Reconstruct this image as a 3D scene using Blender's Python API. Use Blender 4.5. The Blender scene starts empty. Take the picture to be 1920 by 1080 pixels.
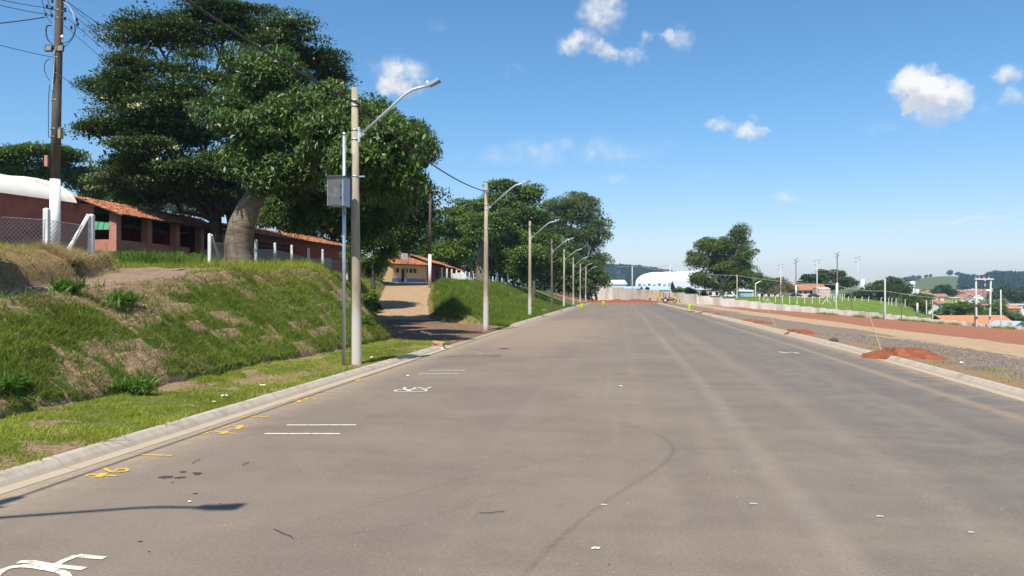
import bpy, math, random
import numpy as np
from mathutils import Vector

S = bpy.context.scene
COL = S.collection
# Units from image pixels; whole scene and camera scaled up about the origin: 1 unit = 1.35 m.  Everything is authored in units and written in metres.
U = 1.35
F, CX, YH, HC = 1390.0, 960.0, 548.0, 2.0

# ------------------------------------------------------------------ camera
cd = bpy.data.cameras.new('camera'); cam = bpy.data.objects.new('camera', cd); COL.objects.link(cam)
cam.location = (0, 0, HC*U); cam.rotation_euler = (math.radians(90.33), 0, 0)
cd.sensor_width = 36.0; cd.lens = 36.0*F/1920.0; cd.clip_start = 0.1; cd.clip_end = 30000
S.camera = cam
# ------------------------------------------------------------------ world
SUN_TO = Vector((-0.20, -0.57, 1.0)).normalized()
EL = math.asin(SUN_TO.z); AZ = math.atan2(SUN_TO.x, SUN_TO.y)
wd = bpy.data.worlds.new('World'); S.world = wd; wd.use_nodes = True
nt = wd.node_tree; nt.nodes.clear()
def N(t, typ, **kw):
    n = t.nodes.new(typ)
    for k, v in kw.items(): setattr(n, k, v)
    return n
wo = N(nt, 'ShaderNodeOutputWorld'); bg = N(nt, 'ShaderNodeBackground'); bg.inputs['Strength'].default_value = 0.112
sky = N(nt, 'ShaderNodeTexSky', sky_type='NISHITA', sun_disc=False)
sky.sun_elevation = EL; sky.sun_rotation = AZ; sky.altitude = 600; sky.air_density = 1.0; sky.dust_density = 0.9; sky.ozone_density = 1.6
tc = N(nt, 'ShaderNodeTexCoord')
def link(t, a, b): t.links.new(a, b)
def M(t, op, a, b=None, c=None):
    n = N(t, 'ShaderNodeMath', operation=op)
    for i, v in enumerate((a, b, c)):
        if v is None: continue
        if hasattr(v, 'links'): t.links.new(v, n.inputs[i])
        else: n.inputs[i].default_value = v
    return n.outputs[0]
def VM(t, op, a, b=None, s=None):
    n = N(t, 'ShaderNodeVectorMath', operation=op)
    for i, v in enumerate((a, b)):
        if v is None: continue
        if hasattr(v, 'links'): t.links.new(v, n.inputs[i])
        else: n.inputs[i].default_value = v
    if s is not None: n.inputs['Scale'].default_value = s
    return n.outputs['Value'] if op == 'DOT_PRODUCT' else n.outputs['Vector']
def noise(t, vec, scale, detail=6, rough=0.55, out='Fac'):
    n = N(t, 'ShaderNodeTexNoise'); n.inputs['Scale'].default_value = scale; n.inputs['Detail'].default_value = detail
    n.inputs['Roughness'].default_value = rough
    if vec is not None: t.links.new(vec, n.inputs['Vector'])
    return n.outputs[out]
def mixc(t, f, a, b, blend='MIX'):
    n = N(t, 'ShaderNodeMix', data_type='RGBA', blend_type=blend)
    for v, i in ((f, 0), (a, 6), (b, 7)):
        if hasattr(v, 'links'): t.links.new(v, n.inputs[i])
        elif i == 0: n.inputs[0].default_value = v
        else: n.inputs[i].default_value = (*v, 1) if len(v) == 3 else v
    return n.outputs[2]
def sstep(t, v, lo, hi):
    n = N(t, 'ShaderNodeMapRange', interpolation_type='SMOOTHSTEP')
    t.links.new(v, n.inputs[0]); n.inputs[1].default_value = lo; n.inputs[2].default_value = hi
    return n.outputs[0]
dirv = VM(nt, 'NORMALIZE', tc.outputs['Generated'])
wob = VM(nt, 'SUBTRACT', noise(nt, dirv, 16, 5, 0.6, 'Color'), (0.5, 0.5, 0.5))
wob2 = VM(nt, 'SUBTRACT', noise(nt, dirv, 55, 5, 0.6, 'Color'), (0.5, 0.5, 0.5))
dw = VM(nt, 'ADD', VM(nt, 'ADD', dirv, VM(nt, 'SCALE', wob, s=0.045)), VM(nt, 'SCALE', wob2, s=0.022))
CLOUDS = [(1126,22,44,40,1.1),(1083,84,40,24,1.0),(1140,92,32,18,.85),(1188,98,24,18,.75),(1215,68,13,15,.6),(1282,72,32,20,.85),(1250,66,20,7,.5),
 (745,138,54,34,.9),(745,170,48,20,.55),(1712,166,40,40,1.3),(1752,192,52,42,1.3),(1892,138,30,22,.9),(1902,184,30,20,.7),(1345,242,22,11,.8),(1408,246,38,16,.85),(1412,218,12,9,.4),
 (1650,242,34,12,.5),(1155,333,26,11,.55),(1483,368,28,11,.65),(1325,330,18,7,.3),(815,47,20,9,.3),(965,132,14,5,.35),(1060,285,220,24,.50),(1780,415,130,9,.50),(1850,212,22,11,.35),
 (2150,160,60,40,1),(2400,60,90,60,1),(-300,-260,120,80,1),(600,-420,110,70,1),(1500,-520,140,90,1),(2300,-300,120,80,1),(-700,160,90,40,1)]
dens = None; under = None
for (px, py, rx, ry, de) in CLOUDS:
    c = Vector(((px-CX)/F, 1.0, (YH-py)/F)); ca = 1.0/c.length; c.normalize()
    t1 = c.cross(Vector((0, 0, 1))).normalized(); t2 = t1.cross(c)
    a = VM(nt, 'DOT_PRODUCT', dw, tuple(t1*(1.0/(1.25*rx/F*ca)))); b = VM(nt, 'DOT_PRODUCT', dw, tuple(t2*(1.0/(1.25*ry/F*ca))))
    q = M(nt, 'SUBTRACT', 1.0, M(nt, 'ADD', M(nt, 'MULTIPLY', a, a), M(nt, 'MULTIPLY', b, b)))
    q = M(nt, 'MULTIPLY', M(nt, 'MAXIMUM', q, 0.0), de)
    sh = M(nt, 'MULTIPLY', q, b)
    dens = q if dens is None else M(nt, 'ADD', dens, q)
    under = sh if under is None else M(nt, 'ADD', under, sh)
fb = noise(nt, dirv, 34, 9, 0.62)
al = sstep(nt, M(nt, 'MULTIPLY', dens, M(nt, 'MULTIPLY_ADD', fb, 2.6, -0.45)), 0.02, 1.25)
al = M(nt, 'MULTIPLY', al, M(nt, 'MINIMUM', M(nt, 'MULTIPLY_ADD', dens, 1.0, 0.35), 0.97))
shade = sstep(nt, M(nt, 'ADD', M(nt, 'MULTIPLY', under, 0.9), M(nt, 'MULTIPLY_ADD', fb, 1.2, -0.4)), -0.35, 0.55)
ccol = mixc(nt, shade, (4.3, 4.45, 4.8), (6.7, 6.65, 6.5))
hsv = N(nt, 'ShaderNodeHueSaturation'); hsv.inputs['Saturation'].default_value = 1.18; hsv.inputs['Value'].default_value = 1.0
link(nt, sky.outputs['Color'], hsv.inputs['Color'])
dz_ = N(nt, 'ShaderNodeSeparateXYZ'); link(nt, dirv, dz_.inputs[0])
grade = mixc(nt, sstep(nt, dz_.outputs[2], .0, .26), (1.05, .955, 1.02), (.86, 1.08, 1.12))
skc = mixc(nt, 1.0, hsv.outputs['Color'], grade, 'MULTIPLY')
link(nt, mixc(nt, al, skc, ccol), bg.inputs['Color']); link(nt, bg.outputs[0], wo.inputs['Surface'])
# ------------------------------------------------------------------ sun and exposure
sl = bpy.data.lights.new('sun', 'SUN'); sl.energy = 5.0; sl.angle = math.radians(0.53); sl.color = (1.0, 0.955, 0.88)
sun = bpy.data.objects.new('sun', sl); COL.objects.link(sun); sun.rotation_euler = (-SUN_TO).to_track_quat('-Z', 'Y').to_euler(); sun.location = (-30, -60, 120)
S.view_settings.view_transform = 'Standard'; S.view_settings.look = 'None'; S.view_settings.gamma = 1.0
S.view_settings.use_curve_mapping = False; S.view_settings.exposure = 0.45
S.render.engine = 'CYCLES'
S.cycles.max_bounces = 6; S.cycles.diffuse_bounces = 3; S.cycles.transmission_bounces = 4; S.cycles.volume_bounces = 0
S.cycles.transparent_max_bounces = 8

rng = np.random.default_rng(7); random.seed(7)

# ------------------------------------------------------------------ helpers
def W(px, py, d): return np.array(((px-CX)/F*d, d, HC+(YH-py)/F*d))
def Gd(px, py, z=0.0):
    d = F*(HC-z)/(py-YH); return np.array(((px-CX)/F*d, d, z))
CT, ST = 0.98929, 0.14600     # road heading
X0 = -6.55
def uv(x, y): return (x-X0)*CT-y*ST, (x-X0)*ST+y*CT
def xy(u, v): return X0+u*CT+v*ST, -u*ST+v*CT
def sm(a, b, x):
    t = np.clip((x-a)/(b-a), 0, 1); return t*t*(3-2*t)
def vnoise(x, y, seed=0):
    xi = np.floor(x).astype(np.int64); yi = np.floor(y).astype(np.int64); fx = x-xi; fy = y-yi
    def h(a, b):
        n = (a*374761393+b*668265263+seed*1442695041) & 0x7fffffff
        n = (n ^ (n >> 13))*1274126177 & 0x7fffffff
        return ((n ^ (n >> 16)) & 0xffff)/65535.0
    sx = fx*fx*(3-2*fx); sy = fy*fy*(3-2*fy)
    a = h(xi, yi)*(1-sx)+h(xi+1, yi)*sx; b = h(xi, yi+1)*(1-sx)+h(xi+1, yi+1)*sx
    return a*(1-sy)+b*sy
def fbm(x, y, seed=0, o=4):
    r = 0; a = 1; t = 0
    for i in range(o):
        r = r+a*vnoise(x, y, seed+i*17); t += a; a *= .5; x = x*2.03; y = y*2.03
    return r/t

def setp(o, label=None, cat=None, group=None, kind=None):
    if label: o['label'] = label
    if cat: o['category'] = cat
    if group: o['group'] = group
    if kind: o['kind'] = kind
    return o
def raw_mesh(name, v, f, mat=None, smooth=False, tint=None, fmat=None):
    """v (n,3) in metres, f (m,k) array or list"""
    me = bpy.data.meshes.new(name)
    if isinstance(f, np.ndarray):
        k = f.shape[1]; m = len(f)
        me.vertices.add(len(v)); me.vertices.foreach_set('co', np.ascontiguousarray(v, dtype=np.float32).ravel())
        me.loops.add(m*k); me.loops.foreach_set('vertex_index', np.ascontiguousarray(f, dtype=np.int32).ravel())
        me.polygons.add(m); me.polygons.foreach_set('loop_start', np.arange(0, m*k, k, dtype=np.int32))
        me.update(calc_edges=True)
    else:
        me.from_pydata([tuple(p) for p in v], [], f); me.update()
    if smooth: me.polygons.foreach_set('use_smooth', np.ones(len(me.polygons), dtype=bool))
    if tint is not None:
        a = me.attributes.new('tint', 'FLOAT', 'FACE'); a.data.foreach_set('value', np.ascontiguousarray(tint, dtype=np.float32))
    if mat is not None:
        for mm in (mat if isinstance(mat, (list, tuple)) else [mat]): me.materials.append(mm)
    if fmat is not None: me.polygons.foreach_set('material_index', np.asarray(fmat, dtype=np.int32))
    return me
def wloc(p):
    l = Vector((0, 0, 0))
    while p is not None: l += p.location; p = p.parent
    return l
def add(name, v, f, mat=None, parent=None, smooth=False, tint=None, loc=None, fmat=None):
    """v in units (world coordinates)"""
    v = np.asarray(v, dtype=float)*U
    base = np.array(wloc(parent)) if parent is not None else np.zeros(3)
    if parent is None and loc is not None: base = np.asarray(loc, float)*U
    o = bpy.data.objects.new(name, raw_mesh(name, v-base, f, mat, smooth, tint, fmat))
    COL.objects.link(o)
    if parent is not None: o.parent = parent
    elif loc is not None: o.location = base
    return o
def thing(name, label, cat, loc=(0, 0, 0), group=None, kind=None):
    o = bpy.data.objects.new(name, None); COL.objects.link(o); o.location = np.asarray(loc, float)*U; o.empty_display_size = .3
    return setp(o, label, cat, group, kind)
def dup(root, loc, label=None, group=None, rotz=0.0, scale=1.0):
    r = root.copy(); COL.objects.link(r); r.location = np.asarray(loc, float)*U; r.rotation_euler = (0, 0, rotz); r.scale = (scale,)*3
    if label: r['label'] = label
    if group: r['group'] = group
    for ch in list(root.children):
        c = ch.copy(); COL.objects.link(c); c.parent = r
        for g in list(ch.children):
            d = g.copy(); COL.objects.link(d); d.parent = c
    return r
class B:
    def __init__(s): s.v = []; s.f = []
    def quadbox(s, c8):
        n = len(s.v); s.v += [tuple(p) for p in c8]
        for q in ((3, 2, 1, 0), (4, 5, 6, 7), (0, 1, 5, 4), (1, 2, 6, 5), (2, 3, 7, 6), (3, 0, 4, 7)): s.f.append(tuple(n+i for i in q))
        return s
    def box(s, x0, x1, y0, y1, z0, z1):
        return s.quadbox([(x0, y0, z0), (x1, y0, z0), (x1, y1, z0), (x0, y1, z0), (x0, y0, z1), (x1, y0, z1), (x1, y1, z1), (x0, y1, z1)])
    def obox(s, c, ax, ay, hx, hy, z0, z1):
        """box about centre c (x,y), horizontal unit axes ax, ay, half sizes"""
        c = np.array(c[:2]); ax = np.array(ax[:2]); ay = np.array(ay[:2])
        p = [c-ax*hx-ay*hy, c+ax*hx-ay*hy, c+ax*hx+ay*hy, c-ax*hx+ay*hy]
        return s.quadbox([(q[0], q[1], z0) for q in p]+[(q[0], q[1], z1) for q in p])
    def tube(s, pts, rad, n=8, cap=True):
        pts = [np.asarray(p, float) for p in pts]; m = len(pts)
        if not hasattr(rad, '__len__'): rad = [rad]*m
        b = len(s.v); up = None
        for i, p in enumerate(pts):
            d = pts[min(i+1, m-1)]-pts[max(i-1, 0)]; d = d/(np.linalg.norm(d)+1e-9)
            if up is None:
                up = np.array((0, 0, 1.)) if abs(d[2]) < .9 else np.array((1., 0, 0))
            a = np.cross(d, up); a /= np.linalg.norm(a)+1e-9; c = np.cross(a, d); up = c
            for k in range(n):
                t = 2*math.pi*k/n; s.v.append(tuple(p+rad[i]*(a*math.cos(t)+c*math.sin(t))))
        for i in range(m-1):
            for k in range(n):
                k2 = (k+1) % n; s.f.append((b+i*n+k, b+(i+1)*n+k, b+(i+1)*n+k2, b+i*n+k2))
        if cap:
            s.f.append(tuple(b+k for k in range(n))); s.f.append(tuple(b+(m-1)*n+k for k in reversed(range(n))))
        return s
    def prism(s, poly, z0, z1):
        n = len(poly); b = len(s.v)
        s.v += [(p[0], p[1], z0) for p in poly]+[(p[0], p[1], z1) for p in poly]
        s.f.append(tuple(b+i for i in reversed(range(n)))); s.f.append(tuple(b+n+i for i in range(n)))
        for i in range(n):
            j = (i+1) % n; s.f.append((b+i, b+j, b+n+j, b+n+i))
        return s
    def extrude(s, poly3, vec):
        """planar polygon of 3-D points swept along vec"""
        n = len(poly3); b = len(s.v); vec = np.asarray(vec, float)
        s.v += [tuple(p) for p in poly3]+[tuple(np.asarray(p, float)+vec) for p in poly3]
        s.f.append(tuple(b+i for i in range(n))); s.f.append(tuple(b+n+i for i in reversed(range(n))))
        for i in range(n):
            j = (i+1) % n; s.f.append((b+j, b+i, b+n+i, b+n+j))
        return s
    def poly(s, pts):
        b = len(s.v); s.v += [tuple(p) for p in pts]; s.f.append(tuple(b+i for i in range(len(pts)))); return s
    def lathe(s, c, prof, n=12):
        b = len(s.v)
        for (r, z) in prof:
            for k in range(n):
                t = 2*math.pi*k/n; s.v.append((c[0]+r*math.cos(t), c[1]+r*math.sin(t), c[2]+z))
        for i in range(len(prof)-1):
            for k in range(n):
                k2 = (k+1) % n; s.f.append((b+i*n+k, b+i*n+k2, b+(i+1)*n+k2, b+(i+1)*n+k))
        s.f.append(tuple(b+k for k in reversed(range(n)))); s.f.append(tuple(b+(len(prof)-1)*n+k for k in range(n)))
        return s
    def build(s, name, mat=None, parent=None, smooth=False, loc=None): return add(name, s.v, s.f, mat, parent, smooth, None, loc)

# ------------------------------------------------------------------ materials
def newmat(name):
    m = bpy.data.materials.new(name); m.use_nodes = True; t = m.node_tree
    p = t.nodes['Principled BSDF']; p.inputs['Specular IOR Level'].default_value = 0.25
    return m, t, p
def simple(name, c1, c2=None, rough=0.8, scale=6.0, bump=0.0, metal=0.0, bscale=None, stretch=None, spec=0.25, c3=None, s3=0.7, dust=None):
    m, t, p = newmat(name)
    p.inputs['Roughness'].default_value = rough; p.inputs['Metallic'].default_value = metal; p.inputs['Specular IOR Level'].default_value = spec
    co = N(t, 'ShaderNodeTexCoord').outputs['Object']
    if stretch: co = VM(t, 'MULTIPLY', co, stretch)
    if c2 is None: c2 = tuple(x*.75 for x in c1)
    col = mixc(t, sstep(t, noise(t, co, scale, 7, .62), .35, .68), c1, c2)
    if c3 is not None: col = mixc(t, sstep(t, noise(t, co, s3, 6, .6), .52, .68), col, c3)
    if dust is not None:
        sz = N(t, 'ShaderNodeSeparateXYZ'); link(t, N(t, 'ShaderNodeTexCoord').outputs['Object'], sz.inputs[0])
        hh_ = M(t, 'ADD', sz.outputs[2], M(t, 'MULTIPLY', M(t, 'SUBTRACT', noise(t, co, 4, 6, .65), .5), dust[0]*.9))
        col = mixc(t, M(t, 'MULTIPLY', sstep(t, hh_, dust[0], dust[1]), .85), col, dust[2])
    link(t, col, p.inputs['Base Color'])
    if bump:
        b = N(t, 'ShaderNodeBump'); b.inputs['Strength'].default_value = bump; b.inputs['Distance'].default_value = 0.03
        link(t, noise(t, co, bscale or scale*4, 6, .6), b.inputs['Height']); link(t, b.outputs[0], p.inputs['Normal'])
    return m
def leafmat(name, ca, cb, rough=.5, trans=.3, spec=.3, tcol=None):
    """leaf colour runs from ca to cb over the tint given to each leaf"""
    m, t, p = newmat(name); out = t.nodes['Material Output']
    at = N(t, 'ShaderNodeAttribute', attribute_name='tint'); f = at.outputs['Fac']
    col = mixc(t, f, ca, cb); link(t, col, p.inputs['Base Color'])
    p.inputs['Roughness'].default_value = rough; p.inputs['Specular IOR Level'].default_value = spec
    tr = N(t, 'ShaderNodeBsdfTranslucent'); link(t, mixc(t, .5, col, tcol or tuple(min(1, x*1.6) for x in cb)), tr.inputs['Color'])
    mx = N(t, 'ShaderNodeMixShader'); mx.inputs[0].default_value = trans
    link(t, p.outputs[0], mx.inputs[1]); link(t, tr.outputs[0], mx.inputs[2]); link(t, mx.outputs[0], out.inputs['Surface'])
    return m
MAT = {}
MAT['kerb'] = simple('kerb_concrete', (.44, .375, .29), (.36, .305, .235), .9, 3, .25, c3=(.30, .24, .17), s3=1.6, dust=(.11, .01, (.385, .305, .215)))
MAT['pole'] = simple('weathered_concrete_pole', (.38, .315, .22), (.28, .23, .155), .9, 5, .15, stretch=(1, 1, .25), c3=(.46, .42, .34), s3=1.2, dust=(2.6, 1.4, (.56, .52, .45)))
MAT['pole_dark'] = simple('dark_wood_and_shaded_pole', (.15, .125, .10), (.085, .07, .055), .9, 6, .3, stretch=(1, 1, .12))
MAT['white_paint'] = simple('white_paint', (.80, .79, .76), (.70, .68, .63), .7, 4, .05)
MAT['post_white'] = simple('whitewashed_concrete', (.74, .72, .68), (.60, .57, .52), .85, 5, .1)
MAT['pole_grey'] = simple('grey_concrete_pole', (.50, .48, .43), (.42, .40, .36), .9, 5)
MAT['galv'] = simple('galvanised_steel', (.50, .54, .58), (.40, .44, .48), .38, 9, 0, .65, spec=.5)
MAT['galv_light'] = simple('galvanised_arm', (.66, .68, .70), (.56, .58, .60), .4, 9, 0, .45, spec=.5)
MAT['cabinet'] = simple('grey_metal_cabinet', (.115, .115, .12), (.095, .095, .10), .55, 5, .05, c3=(.15, .15, .15), s3=3)
MAT['cabinet_side'] = simple('cabinet_side_steel', (.36, .39, .47), (.30, .33, .40), .45, 5, 0, .3)
MAT['black'] = simple('black_rubber', (.018, .018, .02), (.03, .03, .03), .7, 8)
MAT['cable'] = simple('cable_sheath', (.035, .03, .028), (.06, .045, .04), .7, 8)
MAT['cable_pale'] = simple('pale_cable', (.34, .32, .26), (.28, .27, .22), .7, 8)
MAT['lens'] = simple('lamp_lens', (.16, .15, .14), (.24, .23, .21), .3, 30)
MAT['maroon'] = simple('maroon_plaster', (.225, .062, .045), (.185, .05, .036), .9, 2, .1)
MAT['brick_red'] = simple('brick_red_plaster', (.46, .145, .105), (.40, .12, .085), .9, 1.2, .1, c3=(.24, .075, .055), s3=.5)
MAT['pink'] = simple('pink_plaster', (.54, .25, .185), (.46, .205, .15), .9, 2, .1, c3=(.42, .20, .14), s3=.8)
MAT['yellow_wall'] = simple('yellow_plaster', (.50, .35, .165), (.44, .30, .14), .9, 2, .1)
MAT['blue_wall'] = simple('blue_plaster', (.07, .16, .36), (.06, .14, .32), .85, 2, .1)
MAT['dark_in'] = simple('dark_opening', (.012, .011, .01), (.02, .018, .016), .9, 3)
MAT['glass'] = simple('window_glass', (.05, .055, .06), (.03, .035, .04), .15, 3, spec=.6)
MAT['grey_metal'] = simple('grey_sheet_metal', (.22, .23, .25), (.18, .19, .21), .5, 4, 0, .4)
MAT['white_sheet'] = simple('white_roof_sheet', (.66, .63, .56), (.60, .57, .50), .75, 1.5, c3=(.50, .44, .33), s3=.4)
MAT['white_far'] = simple('white_warehouse_sheet', (.86, .86, .86), (.80, .80, .80), .55, .2)
MAT['grey_far'] = simple('grey_roof_sheet', (.40, .42, .46), (.35, .37, .41), .55, .2)
MAT['blue_far'] = simple('pale_blue_sheet', (.33, .47, .58), (.29, .42, .53), .6, .3)
MAT['green_sheet'] = simple('green_sheet', (.09, .36, .19), (.08, .31, .16), .55, 2)
MAT['wall_block'] = simple('grey_block_wall', (.62, .57, .50), (.50, .455, .385), .92, .5, .1, stretch=(1, 1, .35), c3=(.36, .33, .28), s3=.28)
MAT['bark'] = simple('rough_bark', (.215, .17, .12), (.125, .095, .066), .95, 3, .9, bscale=5, stretch=(1, 1, 2.6), c3=(.085, .065, .045), s3=.9)
MAT['bark_dark'] = simple('dark_bark', (.085, .07, .052), (.05, .042, .032), .95, 5, .5, stretch=(1, 1, .3))
MAT['bark_pale'] = simple('pale_bark', (.36, .31, .25), (.25, .21, .165), .9, 4, .3, stretch=(1, 1, .3))
MAT['wire'] = simple('fence_wire', (.42, .42, .42), (.34, .34, .34), .5, 9, 0, .4)
MAT['y_paint'] = simple('yellow_road_paint', (.66, .40, .045), (.52, .32, .06), .8, 30, c3=(.25, .18, .10), s3=9)
MAT['w_paint'] = simple('cream_road_paint', (.72, .65, .50), (.60, .54, .42), .8, 30, c3=(.27, .22, .18), s3=9)
MAT['w_paint_worn'] = simple('worn_white_paint', (.48, .43, .36), (.30, .26, .22), .85, 12)
MAT['bamboo'] = simple('bamboo', (.50, .36, .19), (.40, .28, .14), .6, 8, stretch=(1, 1, 6))
MAT['lime'] = simple('lime_plastic', (.38, .52, .035), (.33, .45, .035), .45, 6, c3=(.40, .44, .10), s3=2.5)
MAT['ybackhoe'] = simple('yellow_machine_paint', (.72, .42, .02), (.62, .35, .02), .45, 6, c3=(.42, .22, .06), s3=1.5)
MAT['tyre'] = simple('dusty_tyre', (.05, .038, .03), (.12, .07, .045), .9, 4)
MAT['rim'] = simple('pale_rim', (.60, .56, .46), (.45, .33, .22), .6, 6)
MAT['cardboard'] = simple('cardboard', (.40, .24, .12), (.30, .17, .085), .9, 8)
MAT['paper'] = simple('white_paper', (.75, .73, .69), (.62, .60, .56), .8, 9)
MAT['plastic'] = simple('milky_plastic', (.72, .78, .82), (.6, .66, .7), .25, 9, spec=.5)
MAT['twig'] = simple('twig', (.06, .045, .035), (.1, .08, .06), .9, 8)
MAT['stain_shadow'] = simple('oil_stain_and_shadow', (.05, .04, .034), (.08, .065, .054), .7, 20)
MAT['yellow_green'] = simple('lime_wash_wall', (.47, .50, .20), (.42, .45, .18), .9, 1)
MAT['white_wall'] = simple('white_wall', (.72, .69, .63), (.62, .58, .52), .9, .4)
MAT['pinkish'] = simple('pale_pink_wall', (.60, .46, .40), (.52, .39, .33), .9, .4)
MAT['tile_far'] = simple('far_clay_tiles', (.36, .165, .10), (.28, .13, .085), .85, .8)
MAT['tile_orange'] = simple('orange_clay_tiles', (.47, .20, .095), (.40, .165, .08), .85, 1.2, stretch=(3, 1, 1))
MAT['car_dark'] = simple('dark_car_paint', (.03, .035, .045), (.025, .03, .04), .3, 3, spec=.5)
MAT['car_white'] = simple('white_car_paint', (.75, .75, .75), (.7, .7, .7), .3, 3, spec=.5)
MAT['rust_mast'] = simple('brown_mast', (.20, .12, .09), (.15, .09, .07), .8, 3)
MAT['straw'] = leafmat('straw_grass', (.13, .10, .04), (.48, .38, .18), .8, .25, .1)
MAT['grass'] = leafmat('grass_blades', (.085, .125, .014), (.36, .38, .055), .6, .35, .15)
MAT['grass_bank'] = leafmat('bank_grass_blades', (.028, .066, .008), (.195, .245, .032), .6, .35, .15)
MAT['weeds'] = leafmat('weeds', (.045, .10, .015), (.15, .25, .035), .55, .35, .2)
def tilemat(name, a, b, d):
    m, t, p = newmat(name); at = N(t, 'ShaderNodeAttribute', attribute_name='tint')
    co = N(t, 'ShaderNodeTexCoord').outputs['Object']
    c = mixc(t, at.outputs['Fac'], a, b); c = mixc(t, sstep(t, noise(t, co, 2.4, 6, .7), .44, .64), c, d)
    link(t, c, p.inputs['Base Color']); p.inputs['Roughness'].default_value = .9
    return m
MAT['tiles'] = tilemat('clay_roof_tiles', (.28, .10, .05), (.58, .23, .105), (.20, .085, .05))
# ================================================================== TERRAIN
def ip(x, xs, ys): return np.interp(x, xs, ys)
UR_V = [-400, 0, 14, 24, 50, 94, 140, 8000]; UR_U = [13.6, 13.9, 14.1, 14.45, 14.5, 13.9, 13.2, 13.0]
def ur_of(v): return ip(v, UR_V, UR_U)
def PL(y): return ip(y, [-400, 0, 8, 13, 16, 20, 23, 27, 33, 40, 48, 55, 62, 75, 95, 125, 160, 220, 300], [1.5, 1.5, 1.55, 1.72, 1.95, 2.3, 2.55, 2.78, 3.15, 3.28, 3.2, 3.15, 2.95, 3.05, 3.15, 2.9, 2.2, 1.4, 1.0])
def XL(y): return ip(y, [27, 29, 45, 56, 68, 80, 90], [-3.9, -4.5, -8.25, -10.1, -11.6, -12.8, -13])
def XR(y): return ip(y, [34, 38, 42, 43.5, 46, 56, 68, 80, 90], [2.0, -.2, -1.4, -4.0, -5.1, -6.4, -7.4, -7.8, -8])
def ZD(y): return ip(y, [27, 36, 41, 46, 52, 58, 68, 75, 84, 95], [.02, .02, .10, .33, .85, 1.45, 2.55, 2.93, 3.08, 3.1])
def MT(y): return ip(y, [-50, 16.5, 20, 24.5, 27.5, 31], [-11.4, -11.4, -11.7, -13.1, -14.8, -17])   # toe of the upper mound
def YW(px): return ip(px, [900, 1100, 1150, 1230, 1310, 1430, 1600, 1750, 1905, 2000, 2400], [200, 186, 183, 165, 150, 145, 142, 144, 147, 150, 160])
def WTOP(px): return ip(px, [1100, 1150, 1230, 1290, 1310, 1430, 1530, 1600, 1700, 1750, 1850, 1905, 2000], [535, 538, 545, 550, 553.5, 567, 576.5, 582.5, 592.5, 598, 607.5, 611.5, 620])
def zpark(px): return ip(px, [1000, 1100, 1280, 1400, 1450, 1560, 1620, 1660, 1700, 1750, 1800, 1900, 2300], [1.2, 1.2, 1.0, .8, .7, .4, .0, -.9, -2.6, -4.8, -7, -9.5, -14])
def field(u, v): return .10-.08*np.maximum(u-ur_of(v)-2.0, 0)
HOLE = 1.0
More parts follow.
